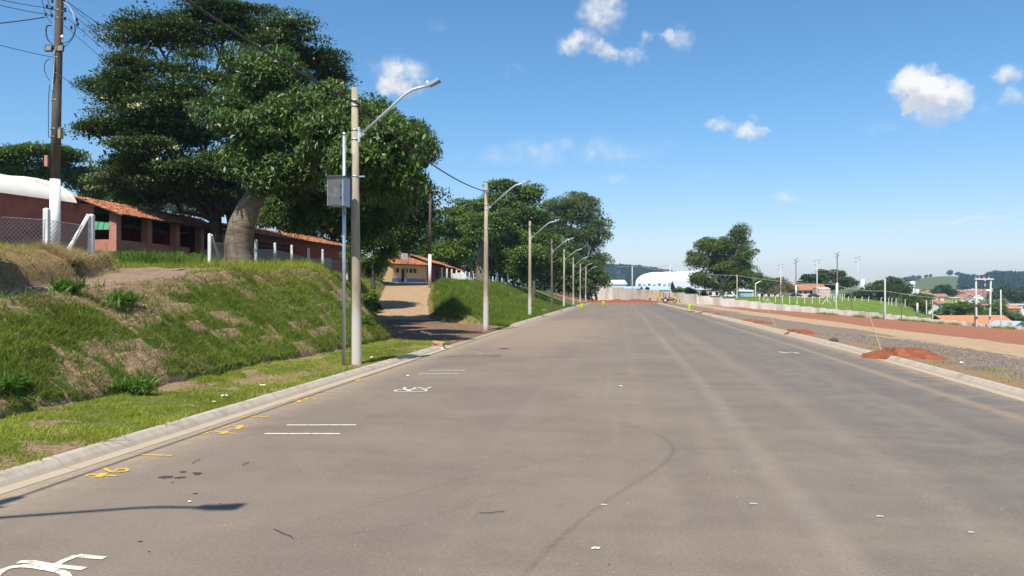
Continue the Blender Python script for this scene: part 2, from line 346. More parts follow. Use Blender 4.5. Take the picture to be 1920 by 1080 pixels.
def H(x, y, detail=True):
    x = np.asarray(x, float); y = np.asarray(y, float); u, v = uv(x, y)
    px = np.where(y > 5, CX+F*x/np.maximum(y, 5), 0)
    # --- left bank, plateau, driveway
    b1 = v < 36
    toe = np.where(b1, -2.3, ip(v, [36, 46, 60, 90, 140], [-.6, -1.3, -1.8, -1.2, -1.0]))
    wid = np.where(b1, ip(v, [8, 13, 16, 20, 23, 28], [2.6, 2.7, 3.4, 3.9, 3.8, 3.2]), ip(v, [36, 46, 75, 100, 140], [4.0, 5.4, 7.5, 8.5, 9]))
    pl = PL(y); strip = .11+.03*np.clip(-u, 0, 2.3)
    s = np.clip((toe-u)/wid, 0, 1)
    s = np.where(b1, s, s*s*(3-2*s)*.5+s*.5)
    zb = strip+np.where(b1, .12*sm(0, .06, toe-u), 0)+(pl-strip-np.where(b1, .12, 0))*s
    dl = MT(y)-x
    mound = np.minimum(3.12+.25*sm(20, 30, y), pl+.45*np.maximum(dl, 0)+.42*sm(0, .28, dl))
    zb = np.where((y < 33) & (y > -10), np.maximum(zb, np.where(s >= 1, mound, zb)), zb)
    hole = HOLE*sm(.0, .12, dl)*sm(1.1, .9, dl)*sm(.42, .34, np.abs(y-20.6+.25*dl))
    zb = np.where((y < 23) & (y > 18), zb-hole*np.clip(zb-pl-.05, 0, 2), zb)
    dd = np.maximum(np.maximum(XL(y)-x, x-XR(y)), (28.6-y)*.9)
    side = np.where(x < XL(y), 1.0, .8)
    zdr = ZD(y)+.015+side*np.maximum(dd, 0)
    left = np.where((y > 22) & (y < 100), np.minimum(zb, zdr), zb)
    left = np.where((u > -.02), np.minimum(left, -.01), left)
    # --- right lot
    fz = field(u, v)
    fz = np.where(u < ur_of(v)+.02, -.012, fz)
    z = np.where(u < 7, left, fz)
    z = np.where((u > .05) & (u < ur_of(v)-.05) & (v < 139.5), -.14, z)
    # --- beyond the wall
    yw = YW(px); t = y-yw
    xb = px*0+px
    zw = field(*uv((xb-CX)/F*yw, yw))
    park = zw+(zpark(px)-zw)*(.42*sm(.2, 1.5, t)+.58*sm(1.5, 24, t))
    z = np.where((y > 100) & (px > 1060) & (t > .2), park, z)
    far = y > 230
    d = np.where(y > 5, y, 5)
    lo = ip(d, [230, 330, 500, 700, 900, 1300, 2200, 8000], [0, 0, 0, 1, 2, 4, 5, 10])
    ro = ip(d, [230, 300, 450, 600, 900, 1300, 2200, 8000], [-9, -9.5, -9, -5, 2, 6, 8, 10])
    k = sm(1560, 1800, px)
    zf = lo*(1-k)+ro*k
    hl = 55*np.exp(-((px-1150)/190)**2)*sm(1150, 1750, d)
    hr = 29*sm(1795, 1870, px)*sm(2600, 2100, px)*(1-.12*sm(1850, 1960, px))*sm(1000, 1450, d)
    hg = 21*np.exp(-((px-1775)/95)**2)*sm(1000, 1600, d)+14*sm(900, 1300, px)*sm(1200, 1900, d)
    zf = zf+np.maximum(np.maximum(hl, hr), hg)
    near_end = np.where(px > 1060, zpark(px), 1.0)
    bl = sm(230, 330, d)
    z = np.where(far, near_end*(1-bl)+zf*bl, z)
    z = np.where(np.abs(px) > 6000, np.clip(z, -20, 12), z)
    if detail:
        n = fbm(x*1.3, y*1.3, 3, 4)-.5; n2 = fbm(x*5, y*5, 9, 3)-.5
        offr = (u < -.1) | (u > ur_of(v)+.3) | (v > 140.5)
        onpath = sm(.3, -.3, dd)*((y > 25) & (y < 95))
        ng = sm(-.4, -1.2, u)+sm(ur_of(v)+1, ur_of(v)+3, u)*.35
        z = z+np.where(offr & (y < 230), (n*(.14+.22*((v > 43) & (v < 110) & (u < -.6)))*ng+n2*.035)*(1-.85*onpath), 0)
        # sods laid in rows on the first bank
        on = (s > .0) & (s < 1.0) & b1 & (u < -2.3)
        sl = np.where(on, (toe-u), 0)
        row = np.floor(sl/.42); vv = v+(row % 2)*.31+.10*row+(fbm(x*.9, y*.9, 5, 2)-.5)*.3
        fr = sl/.42-row; fv = vv/.62-np.floor(vv/.62)
        gap = np.maximum(sm(.10, .02, fr), sm(.07, .015, fv)*.8)
        hs = vnoise(np.floor(vv/.62)+.5, row+.5, 77)
        z = z+np.where(on & (v > 2), -.12*gap+.12*(hs-.5)+.12*fr, 0)
    return z
def Hs(x, y): return float(H(np.array([x]), np.array([y]), False)[0])
def geo(a, b, st, r):
    o = [a]
    while o[-1] < b: o.append(o[-1]+st); st *= r
    return o
ul = sorted(set(np.round(np.concatenate([-np.array(geo(60, 2500, 2.5, 1.12)), np.arange(-60, -16, .8), np.arange(-16, -7, .13), np.arange(-7, -.4, .055), [-.4, -.3, -.2, -.1, -.03, .0, .06, .3, 3, 7, 10.5, 12.8, 13, 13.2],
      np.arange(13.4, 15.6, .08), np.arange(15.6, 22, .32), np.arange(22, 60, .7), np.arange(60, 160, 2.0), geo(160, 2600, 3, 1.05)]), 3)))
vl = sorted(set(np.round(np.concatenate([-np.array(geo(6, 200, 2, 1.3)), np.arange(-6, 7, .4), np.arange(7, 32, .08), np.arange(33, 50, .16), np.arange(50, 110, .5), np.arange(110, 139, 1.0), [139.4, 139.6], np.arange(140, 260, 1.5), geo(260, 3000, 4, 1.045)]), 3)))
ul = np.array(ul); vl = np.array(vl); nu, nv = len(ul), len(vl)
GU, GV = np.meshgrid(ul, vl); GX, GY = xy(GU, GV); GZ = H(GX, GY)
PXg = np.where(GY > 5, CX+F*GX/np.maximum(GY, 5), 0)
# zones, painted as vertex weights (what grows or lies where)
DD = np.maximum(np.maximum(XL(GY)-GX, GX-XR(GY)), (28.6-GY)*.9); DL = MT(GY)-GX
toe1 = -2.3; wid1 = ip(GV, [8, 13, 16, 20, 23, 28], [2.6, 2.7, 3.4, 3.9, 3.8, 3.2]); S1 = (toe1-GU)/wid1
hash_sod = np.zeros_like(GU)
row = np.floor((toe1-GU)/.42); vv = GV+(row % 2)*.31+.10*row+(fbm(GX*.9, GY*.9, 5, 2)-.5)*.3
sod = vnoise(np.floor(vv/.62)+.5, row+.5, 31); fr = (toe1-GU)/.42-row; fv = vv/.62-np.floor(vv/.62)
bank1 = (S1 > 0) & (S1 < 1.04) & (GV < 33) & (GU < -2.3)
patch = fbm(GX*.55, GY*.55, 41, 3)
bare = np.where(bank1, np.clip(sm(.52, .74, sod)*.8+sm(.55, .70, patch)*.75+sm(.74, .95, S1)*.85+np.maximum(sm(.16, .03, fr), sm(.12, .03, fv))*.8, 0, 1), 0)
path = ((S1 > 1.0) & (DL < .1) & (GY < 31) & (GU < -3)).astype(float)*sm(-9.3, -10.4, GX-.06*(GY-27)*0)*sm(30.8, 30.2, GY)
path = np.where((GY < 26), ((S1 > 1.06) & (DL < 0.05) & (GU < -3)).astype(float), path)
dry = np.where((GY < 29) & (GY > -20), sm(-.1, .15, DL)*sm(3.4, 2.6, DL), 0)
drv = sm(.35, -.35, DD)*((GY > 26) & (GY < 96) & (GU < -.0))
mouthred = np.where((GU < .1) & (GU > -4), np.exp(-((GV-43.7)/.8)**2)*.45*sm(-2.2, -.8, GU)+np.exp(-((GV-29.6)/.8)**2)*.5*sm(-2.2, -.6, GU), 0)
edge_red = np.where((GY > 38) & (GY < 80), np.exp(-((DD-.2)/.35)**2)*.5, 0)
bare = np.clip(bare+mouthred*.0, 0, 1)
vfb = fbm(GX*.9, GY*.9, 71, 3)*.7+fbm(GX*3.5, GY*3.5, 73, 3)*.3
bare = np.where((GU > -2.35) & (GU < .1) & (GV < 33), sm(.52, .40, vfb)*.85, bare)
URg = ur_of(GV); R = GU-URg
lot = (R > .0) & (GY < YW(PXg)+.3) & (GU > 7)
kv = ip(GV, [0, 14, 35, 70, 140], [1, 1, 1.0, .85, .8])
wv = (fbm(GX*.16, GY*.07, 51, 3)-.5)*7+(fbm(GX*.7, GY*.35, 57, 3)-.5)*3
redz = np.where(lot, sm(9.5, 14.0, R/kv+wv), 0)+np.where(lot, sm(1.8, .3, R)*.36, 0)
tanz = np.where(lot, sm(2.8, 6.0, R/kv+wv*.8)*sm(14.2, 10.0, R/kv+wv), 0)
gravz = np.where(lot, sm(5.4, 3.4, R/kv+wv*.8)*sm(.2, 1.3, R), 0)
bare = np.where(lot, np.maximum(bare, sm(3, 2, R)), bare)
endred = np.where((GV > 138) & (GY < YW(PXg)+.5) & (GU > -8) & (GY > 100), 1.0, 0)
backhoe_red = np.where(lot & (GV > 95), sm(95, 118, GV)*sm(9, 3, R), 0)
redz = np.clip(np.maximum(np.maximum(redz, endred), backhoe_red)+mouthred+edge_red, 0, 1)
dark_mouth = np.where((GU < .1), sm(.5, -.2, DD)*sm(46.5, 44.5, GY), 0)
forest = np.where(GY > 600, np.maximum(np.exp(-((PXg-1150)/230)**2*1.0)*sm(950, 1150, GY), sm(1785, 1840, PXg)*sm(900, 1050, GY)), 0)
lush = np.where((PXg > 1380) & (GY > YW(PXg)) & (GY < 230), 1.0, 0)
ver = ((GU > -2.35) & (GU < .1) & (GV < 33)).astype(float)
# ---- split into named pieces of ground
FU = .25*(GU[:-1, :-1]+GU[1:, :-1]+GU[:-1, 1:]+GU[1:, 1:]); FVv = .25*(GV[:-1, :-1]+GV[1:, :-1]+GV[:-1, 1:]+GV[1:, 1:])
def fm(a): return .25*(a[:-1, :-1]+a[1:, :-1]+a[:-1, 1:]+a[1:, 1:])
FX, FY = fm(GX), fm(GY); FPX = np.where(FY > 5, CX+F*FX/np.maximum(FY, 5), 0)
ids = np.full(FU.shape, 0)
names = ['ground', 'grass_verge', 'grass_bank', 'footpath', 'driveway', 'dirt_lot', 'park_lawn', 'hills', 'road_bed', 'upper_mound']
ids[(FU > 7) & (FU > ur_of(FVv)) & (FY < YW(FPX)+.2)] = 5
ids[(FPX > 1060) & (FY >= YW(FPX)+.2) & (FY < 240) & (FX > 10)] = 6
ids[(FU < .06) & (FU > -2.32) & (FVv < 30)] = 1
ids[(FU <= -2.32) & (FU > -16) & (fm(S1) < 1.05) & (FVv < 36)] = 2
ids[(FVv >= 36) & (FVv < 140) & (FU < .06) & (FU > -11)] = 2
ids[(fm(dry) > .5)] = 9
ids[(fm(path) > .5)] = 3
ids[(fm(DD) < .05) & (FY > 27) & (FY < 86) & (FU < .06)] = 4
ids[(FY > 520)] = 7
ids[(FU > .03) & (FU < ur_of(FVv)) & (FVv < 139.5)] = 8
gm, t, p = newmat('terrain'); co = N(t, 'ShaderNodeTexCoord').outputs['Object']
cA = N(t, 'ShaderNodeAttribute', attribute_name='zoneA'); cB = N(t, 'ShaderNodeAttribute', attribute_name='zoneB'); cC = N(t, 'ShaderNodeAttribute', attribute_name='zoneC')
def sep(a):
    s = N(t, 'ShaderNodeSeparateColor'); link(t, a.outputs['Color'], s.inputs[0]); return s.outputs[0], s.outputs[1], s.outputs[2]
a_bare, a_path, a_dry = sep(cA); a_drv, a_red, a_tan = sep(cB); a_grav, a_for, a_lush = sep(cC)
n_big = noise(t, co, .35, 6, .6); n_mid = noise(t, co, 2.2, 7, .65); n_fine = noise(t, co, 14, 6, .65); n_vf = noise(t, co, 55, 4, .7)
def wt(a, spread=.55):
    return sstep(t, M(t, 'ADD', a, M(t, 'MULTIPLY', M(t, 'ADD', M(t, 'SUBTRACT', n_mid, .5), M(t, 'MULTIPLY', M(t, 'SUBTRACT', n_fine, .5), .6)), spread)), .38, .62)
base = mixc(t, sstep(t, n_mid, .35, .65), (.060, .088, .016), (.115, .135, .032))
base = mixc(t, sstep(t, n_big, .52, .68), base, (.17, .145, .06))
base = mixc(t, wt(a_lush, .3), base, mixc(t, sstep(t, n_big, .4, .62), (.09, .155, .018), (.15, .19, .035)))
base = mixc(t, wt(a_for, .3), base, mixc(t, sstep(t, noise(t, co, .05, 4, .6), .4, .6), (.016, .034, .014), (.03, .05, .02)))
barec = mixc(t, sstep(t, n_fine, .38, .62), (.165, .105, .058), (.30, .21, .125))
base = mixc(t, wt(a_bare), base, barec)
base = mixc(t, wt(a_dry, .4), base, mixc(t, sstep(t, n_fine, .35, .65), (.13, .08, .038), (.29, .205, .09)))
base = mixc(t, wt(a_path, .25), base, mixc(t, sstep(t, n_mid, .35, .65), (.20, .135, .095), (.26, .18, .125)))
drvc = mixc(t, sstep(t, n_mid, .35, .65), (.30, .195, .112), (.375, .255, .15))
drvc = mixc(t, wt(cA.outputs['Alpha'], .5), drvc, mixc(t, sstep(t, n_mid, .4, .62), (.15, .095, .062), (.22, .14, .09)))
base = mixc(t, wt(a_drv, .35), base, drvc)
redc = mixc(t, sstep(t, n_mid, .35, .68), (.255, .098, .052), (.325, .148, .085))
redc = mixc(t, sstep(t, n_fine, .55, .75), redc, (.22, .065, .030))
base = mixc(t, wt(a_red, 1.0), base, redc)
tanc = mixc(t, sstep(t, n_mid, .35, .65), (.33, .22, .13), (.42, .30, .185))
base = mixc(t, wt(a_tan, .9), base, tanc)
gr = mixc(t, sstep(t, n_vf, .42, .60), (.13, .098, .076), (.29, .23, .18)); gr = mixc(t, sstep(t, n_mid, .5, .7), gr, (.20, .125, .082))
base = mixc(t, wt(a_grav, .9), base, gr)
link(t, base, p.inputs['Base Color']); p.inputs['Roughness'].default_value = .95; p.inputs['Specular IOR Level'].default_value = .1
bm = N(t, 'ShaderNodeBump'); bm.inputs['Strength'].default_value = .55; bm.inputs['Distance'].default_value = .05
link(t, M(t, 'ADD', M(t, 'MULTIPLY', n_fine, .7), M(t, 'MULTIPLY', n_vf, .5)), bm.inputs['Height']); link(t, bm.outputs[0], p.inputs['Normal'])
MAT['terrain'] = gm
idx = np.arange(nu*nv).reshape(nv, nu)
quads = np.stack([idx[:-1, :-1], idx[:-1, 1:], idx[1:, 1:], idx[1:, :-1]], -1).reshape(-1, 4)
V = np.stack([GX, GY, GZ], -1).reshape(-1, 3)
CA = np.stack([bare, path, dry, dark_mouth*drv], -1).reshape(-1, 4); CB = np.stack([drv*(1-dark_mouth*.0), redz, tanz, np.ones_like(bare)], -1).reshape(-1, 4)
CC = np.stack([gravz, forest, np.maximum(lush, ver*0), np.ones_like(bare)], -1).reshape(-1, 4)
fid = ids.reshape(-1)
for i, nm in enumerate(names):
    q = quads[fid == i]
    if not len(q) or nm == 'road_bed': continue
    us, inv = np.unique(q, return_inverse=True)
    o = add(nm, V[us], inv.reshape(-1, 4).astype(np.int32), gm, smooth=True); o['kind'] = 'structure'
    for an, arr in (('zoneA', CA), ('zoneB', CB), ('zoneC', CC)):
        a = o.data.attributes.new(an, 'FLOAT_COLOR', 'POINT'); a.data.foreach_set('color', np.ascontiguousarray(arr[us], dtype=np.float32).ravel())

# ================================================================== ROAD
rm, t, p = newmat('dusty_asphalt'); co = N(t, 'ShaderNodeTexCoord').outputs['Object']
mp = N(t, 'ShaderNodeMapping'); mp.inputs['Rotation'].default_value = (0, 0, math.atan2(ST, CT)); mp.inputs['Location'].default_value = (0, 0, 0)
link(t, co, mp.inputs['Vector'])
sx = N(t, 'ShaderNodeSeparateXYZ'); link(t, mp.outputs[0], sx.inputs[0])
uu = M(t, 'SUBTRACT', sx.outputs[0], X0*CT*U)           # metres from the left kerb
vv_ = sx.outputs[1]
lane = N(t, 'ShaderNodeCombineXYZ'); link(t, M(t, 'MULTIPLY', uu, 1.0), lane.inputs[0]); link(t, M(t, 'MULTIPLY', vv_, .045), lane.inputs[1])
n1 = noise(t, lane.outputs[0], .8, 6, .6); n2 = noise(t, co, .28, 6, .6); n3 = noise(t, co, 2.2, 6, .62); n4 = noise(t, co, 60, 4, .75); n5 = noise(t, co, 9, 5, .6)
patchv = N(t, 'ShaderNodeCombineXYZ'); link(t, M(t, 'MULTIPLY', uu, .5), patchv.inputs[0]); link(t, M(t, 'MULTIPLY', vv_, 1.6), patchv.inputs[1])
n6 = noise(t, patchv.outputs[0], .55, 5, .6)
colr = mixc(t, sstep(t, n2, .38, .62), (.162, .125, .097), (.194, .151, .115))
right = sstep(t, uu, 8.5, 16.5)
colr = mixc(t, M(t, 'MULTIPLY', right, .8), colr, mixc(t, sstep(t, n3, .35, .65), (.114, .102, .092), (.144, .125, .108)))
colr = mixc(t, M(t, 'MULTIPLY', sstep(t, n1, .52, .72), .35), colr, (.26, .20, .145))
colr = mixc(t, M(t, 'MULTIPLY', sstep(t, n6, .50, .72), .22), colr, (.150, .112, .092))
colr = mixc(t, M(t, 'MULTIPLY', sstep(t, M(t, 'ADD', n6, M(t, 'MULTIPLY', n3, .4)), .62, .85), .25), colr, (.25, .20, .125))
wobu = M(t, 'ADD', uu, M(t, 'MULTIPLY', M(t, 'SUBTRACT', noise(t, lane.outputs[0], .35, 3, .5), .5), 1.6))
def track(c, w, amp, col):
    global colr
    g = sstep(t, M(t, 'SUBTRACT', w, M(t, 'ABSOLUTE', M(t, 'SUBTRACT', wobu, c))), 0, w)
    colr = mixc(t, M(t, 'MULTIPLY', M(t, 'MULTIPLY', g, amp), M(t, 'MULTIPLY_ADD', n3, 1.2, .2)), colr, col)
track(11.0, .35, .42, (.27, .215, .165)); track(12.7, .45, .28, (.27, .21, .155)); track(9.2, .4, .22, (.25, .19, .14)); track(16.0, .7, .45, (.115, .095, .085)); track(17.2, .35, .6, (.33, .235, .15))
track(13.7, .6, .35, (.125, .10, .088)); track(6.2, .6, .3, (.15, .108, .09))
mth = M(t, 'SUBTRACT', 1.0, M(t, 'ADD', M(t, 'POWER', M(t, 'DIVIDE', M(t, 'SUBTRACT', uu, 3.5), 5.5), 2.0), M(t, 'POWER', M(t, 'DIVIDE', M(t, 'SUBTRACT', vv_, 54.0), 26.0), 2.0)))
colr = mixc(t, M(t, 'MULTIPLY', sstep(t, M(t, 'ADD', mth, M(t, 'MULTIPLY', M(t, 'SUBTRACT', n3, .5), .9)), 0, .9), .55), colr, (.30, .215, .145))
el = sstep(t, M(t, 'ADD', uu, M(t, 'MULTIPLY', M(t, 'SUBTRACT', n3, .5), 1.6)), 1.9, .25)
colr = mixc(t, M(t, 'MULTIPLY', el, .85), colr, mixc(t, sstep(t, n5, .35, .65), (.30, .225, .15), (.375, .29, .20)))
er = sstep(t, M(t, 'ADD', uu, M(t, 'MULTIPLY', M(t, 'SUBTRACT', n3, .5), 1.4)), 17.9, 19.3)
colr = mixc(t, M(t, 'MULTIPLY', er, .8), colr, (.36, .255, .155))
sp = sstep(t, n4, .58, .74); colr = mixc(t, M(t, 'MULTIPLY', sp, .6), colr, (.36, .30, .245))
g1 = noise(t, co, 24, 5, .8); g2 = noise(t, co, 6, 6, .8)
colr = mixc(t, M(t, 'MULTIPLY', sstep(t, g1, .50, .66), .40), colr, (.30, .245, .20)); colr = mixc(t, M(t, 'MULTIPLY', sstep(t, g1, .47, .32), .45), colr, (.085, .066, .055))
colr = mixc(t, M(t, 'MULTIPLY', sstep(t, g2, .54, .70), .28), colr, (.115, .09, .074))
sp2 = sstep(t, n4, .42, .28); colr = mixc(t, M(t, 'MULTIPLY', sp2, .5), colr, (.075, .06, .052))
link(t, colr, p.inputs['Base Color']); p.inputs['Roughness'].default_value = .88; p.inputs['Specular IOR Level'].default_value = .2
bm = N(t, 'ShaderNodeBump'); bm.inputs['Strength'].default_value = .25; bm.inputs['Distance'].default_value = .01
link(t, n4, bm.inputs['Height']); link(t, bm.outputs[0], p.inputs['Normal'])
MAT['road'] = rm
vs = np.array(list(np.arange(-12, 140.1, 2.0))); rv = []
for v_ in vs:
    for q_ in np.linspace(0, 1, 9):
        u_ = .01+(ur_of(v_)-.02)*q_; x_, y_ = xy(u_, v_); rv.append((x_, y_, 0.0))
n_ = 9; ii = np.arange(len(vs)*n_).reshape(len(vs), n_)
rq = np.stack([ii[:-1, :-1], ii[:-1, 1:], ii[1:, 1:], ii[1:, :-1]], -1).reshape(-1, 4)
add('road', np.array(rv), rq.astype(np.int32), rm)['kind'] = 'structure'
# kerbs: cast lengths with cracks between them
def kerb(name, side, v0, v1, nudge=0.0):
    root = thing(name, None, None, kind='structure', loc=(*xy(0 if side < 0 else ur_of(v0), v0), 0)); del_keys = 0
    v_ = v0; k = 0
    prof = [(-.02, -.10), (-.02, .105), (.03, .128), (.11, .118), (.19, .06), (.235, .012), (.42, .006), (.42, -.10)]
    while v_ < v1:
        L = 2.3*random.uniform(.75, 1.25); e = min(v_+L-.02, v1); b = B(); st = []
        sub = 4
        for j in range(sub+1):
            w_ = v_+(e-v_)*j/sub; wob_ = .006*math.sin(w_*3.1)
            low = 1.0
            if v1-w_ < 1.0 or (v0 > 20 and w_-v0 < 1.0): low = .45+.55*min(1, max(v1-w_ if v1-w_ < 1 else w_-v0, 0))
            st.append([(*xy((a+wob_ if side < 0 else ur_of(w_)-a-wob_), w_), h*(low if h > .02 else 1)) for a, h in prof])
        m_ = len(prof)
        for s_ in st: b.v += s_
        for j in range(sub):
            for i in range(m_-1):
                q = (j*m_+i, j*m_+i+1, (j+1)*m_+i+1, (j+1)*m_+i); b.f.append(q if side > 0 else q[::-1])
        b.f.append(tuple(range(m_)) if side < 0 else tuple(reversed(range(m_)))); b.f.append(tuple(sub*m_+i for i in (reversed(range(m_)) if side < 0 else range(m_))))
        b.build('kerb_section', MAT['kerb'], root); v_ = v_+L; k += 1
    return root
kerb('kerb', -1, -6, 27.7); kerb('kerb', -1, 44.0, 128); kerb('kerb', 1, -6, 139)

# ================================================================== PAINT, MARKS
def ribbon(name, lines, w, mat, z=.006, ground=True, lab=None):
    b = B()
    for L in lines:
        wl = w
        if isinstance(L, tuple) and isinstance(L[0], (int, float)) and isinstance(L[1], list): wl, L = L
        P = [Gd(x, y)[:2] for x, y in L]; P = [np.array(q) for q in P]
        n0 = len(b.v)
        for i, q in enumerate(P):
            d = P[min(i+1, len(P)-1)]-P[max(i-1, 0)]; d /= np.linalg.norm(d)+1e-9; nr = np.array((-d[1], d[0]))*wl/2
            b.v += [(*(q+nr), z), (*(q-nr), z)]
        for i in range(len(P)-1): b.f.append((n0+2*i, n0+2*i+1, n0+2*i+3, n0+2*i+2))
        z += .0004
    c = np.mean(np.array(b.v), 0)
    o = b.build(name, mat, loc=c); o['kind'] = 'structure'
    if lab: o['label'] = lab
    return o
def ell(cx, cy, rx, ry, a0=0, a1=360, n=20): return [(cx+rx*math.cos(math.radians(a0+(a1-a0)*i/n)), cy+ry*math.sin(math.radians(a0+(a1-a0)*i/n))) for i in range(n+1)]
Y, WP = MAT['y_paint'], MAT['w_paint']
ribbon('painted_number', [[(160, 893), (170, 889.5)], [(170, 889.3), (194, 891), (220, 892.6)], (.09, [(184.5, 895), (197, 887)]),
    [(197, 877.5), (203, 882.5), (209, 884.8), (217, 885.6), (229, 885.3), (237, 883.8), (241, 881.5), (238, 879.7), (231, 879.2), (223, 880), (218, 881.8), (217, 883.5)]], .042, Y)
ribbon('painted_number', [[(382, 814.7), (391, 811), (400, 808.6)], [(400, 808.6), (420, 811), (442, 813.5)], (.09, [(414, 814.3), (427, 808.4)]),
    [(415, 804.2), (424, 801), (433, 798.2)], [(433, 798.2), (448, 800.3), (466, 802)], (.09, [(445, 805), (454.5, 797.5)])], .042, Y)
ribbon('painted_number', [[(531, 755.6), (545, 752)], [(546, 752.3), (580, 753.5)], (.08, [(559.5, 754.6), (563, 750.8)]), ell(565, 748.4, 10, 1.4), ell(582, 748.6, 9, 1.2)], .042, Y)
ribbon('painted_number', [[(645, 716.5), (656, 714)], [(656, 714), (695, 715.8)], ell(673, 711.8, 9, 1.1), [(681, 712), (701.5, 712.6)], (.08, [(669, 715), (674, 710.3)])], .042, Y)
ribbon('painted_number', [[(720, 692), (752, 692.2)], [(728, 689.7), (757, 689.6)], [(722, 691), (730, 690.4)]], .07, Y)
ribbon('painted_number', [[(802, 657), (832, 655.5)], [(806, 658.5), (850, 657)]], .09, Y)
for a, b_ in (((262, 852.8), (324, 854.5)), ((435, 781), (506, 782)), ((579, 735), (640, 735.3)), ((685, 702.8), (716, 703)), ((754, 681), (781, 681)), ((776, 671), (806, 671))):
    ribbon('bay_tick', [[a, b_]], .055, Y)
for a, b_ in (((538, 797.2), (668, 797)), ((497, 813.3), (638, 813.5)), ((805, 694.5), (873, 694.5)), ((784, 701.2), (861, 701))):
    ribbon('bay_line', [[a, b_]], .065, WP)
ribbon('painted_number', [[(36, 1054), (60, 1053.5), (100, 1060.5), (160, 1066.5)], [(105, 1060), (122, 1051), (146, 1041.8)], [(146, 1041.8), (175, 1045), (198, 1046.5)],
    [(-14, 1092), (-4, 1077), (8, 1069), (22, 1064), (44, 1061.5), (68, 1063), (94, 1067.5), (112, 1071), (124, 1076), (128, 1083), (120, 1094), (80, 1102), (20, 1101), (-14, 1092)]], .062, WP)
ribbon('painted_number', [ell(753.5, 732.8, 13, 1.9), ell(783, 732.3, 17, 2.4), [(757, 728.6), (759, 727), (763, 726.4)], [(757, 728.8), (763, 731), (770, 733)], [(774, 729.8), (779, 727.4), (784, 726.5), (791, 728.2), (798, 729.8), (804, 727.6), (809, 726)]], .05, WP)
ribbon('painted_number', [[(895, 664), (905, 662.5), (913, 663.3), (921, 662), (931, 661.6)], [(893, 663), (905, 664)]], .07, MAT['w_paint_worn'])
for pts in ([(1327.5, 608.8), (1353, 610.7)], [(1363, 620.3), (1395, 624.4)], [(1393, 633.8), (1410, 634.6), (1430, 636)], [(1432.5, 647), (1476, 650)], [(1442, 650.6), (1482, 653.4)], [(1492.5, 671), (1540, 673)], [(1505.6, 675.4), (1551.5, 677.4)]):
    ribbon('bay_line', [pts], .06, MAT['w_paint_worn'])
ribbon('painted_number', [[(1460, 659.6), (1472, 661.3), (1484, 660.5), (1490, 661.2), (1498, 662.8)], [(1464, 661.5), (1478, 662)]], .1, WP)
for a, b_ in (((1640.6, 672), (1658, 673.8)), ((1657, 678.4), (1682, 680)), ((1696, 688.4), (1728, 690.6)), ((1770, 710.5), (1804, 711.6)), ((1819, 721), (1841, 722)), ((1867.5, 736), (1901, 737.5))):
    ribbon('bay_tick', [[a, b_]], .05, WP)
ribbon('painted_number', [[(1729, 696), (1741, 696.8), (1747, 699), (1753, 699.6)], [(1733, 698.4), (1748, 697)]], .06, Y)
for (cx, cy, l) in ((1412, 944.5, 7), (1649, 968, 7), (1132, 946.5, 6), (1819, 998, 5)):
    ribbon('lane_dash', [[(cx-l, cy-.4), (cx+l, cy+.6)]], .05, MAT['w_paint_worn'])
# rubber marks: thin dark films on the asphalt
tmk = bpy.data.materials.new('rubber_film'); tmk.use_nodes = True; tt = tmk.node_tree; pp = tt.nodes['Principled BSDF']
pp.inputs['Base Color'].default_value = (.045, .038, .035, 1); pp.inputs['Roughness'].default_value = .7
link(tt, M(tt, 'MULTIPLY', sstep(tt, noise(tt, N(tt, 'ShaderNodeTexCoord').outputs['Object'], 7, 6, .7), .2, .9), .20), pp.inputs['Alpha'])
def smooth_line(P, k=8):
    P = [np.array(p, float) for p in P]; o = []
    for i in range(len(P)-1):
        p0, p1, p2, p3 = P[max(i-1, 0)], P[i], P[i+1], P[min(i+2, len(P)-1)]
        for j in range(k):
            s_ = j/k; o.append(.5*((2*p1)+(-p0+p2)*s_+(2*p0-5*p1+4*p2-p3)*s_**2+(-p0+3*p1-3*p2+p3)*s_**3))
    o.append(P[-1]); return o
ribbon('tyre_mark', [smooth_line([(820, 786), (960, 780), (1060, 784), (1140, 791), (1210, 807), (1250, 826), (1262, 845), (1240, 873), (1185, 908), (1100, 966), (1020, 1038), (975, 1090)])], .055, tmk, .0045)
ribbon('tyre_mark', [smooth_line([(560, 985), (700, 945), (850, 903), (960, 878), (1110, 853), (1260, 842), (1440, 843), (1600, 853), (1760, 872), (1940, 905)])], .03, tmk, .0055)
ribbon('tyre_mark', [smooth_line([(700, 690), (850, 668), (960, 655), (1080, 652)])], .25, tmk, .0045)
ribbon('tyre_mark', [smooth_line([(560, 1010), (760, 985), (920, 930), (1010, 905)])], .022, tmk, .0048)
def blob(px, py, rx, ry, name, mat, z=.005):
    c = Gd(px, py)[:2]; k = c[1]/F; vs_ = []; n = 18; ph = random.random()*9
    for i in range(n):
        a = 2*math.pi*i/n; r = 1+.16*math.sin(2*a+ph)+.1*math.sin(5*a+ph*2)
        vs_.append((c[0]+rx*k*math.cos(a)*r, c[1]+ry*c[1]**2/(F*HC)*math.sin(a)*r, z))
    o = add(name, vs_, [tuple(range(n))], mat, loc=(c[0], c[1], z)); o['kind'] = 'structure'
for s_ in ((312, 894.5, 12, 2.7), (339, 895.3, 9, 2), (344, 884.7, 7, 1.4), (372, 888, 8, 2.2), (366, 886.6, 4, .9), (324, 905, 2, .7), (367, 925.5, 4.5, 1), (264, 1015, 4, 1.2), (281, 1034, 2, 1)):
    blob(*s_, 'wet_stain', MAT['stain_shadow'])
blob(945, 653.5, 9, .9, 'lamp_shadow_patch', MAT['stain_shadow'])  # shadow of the nearest lamp's head, painted as a dark patch
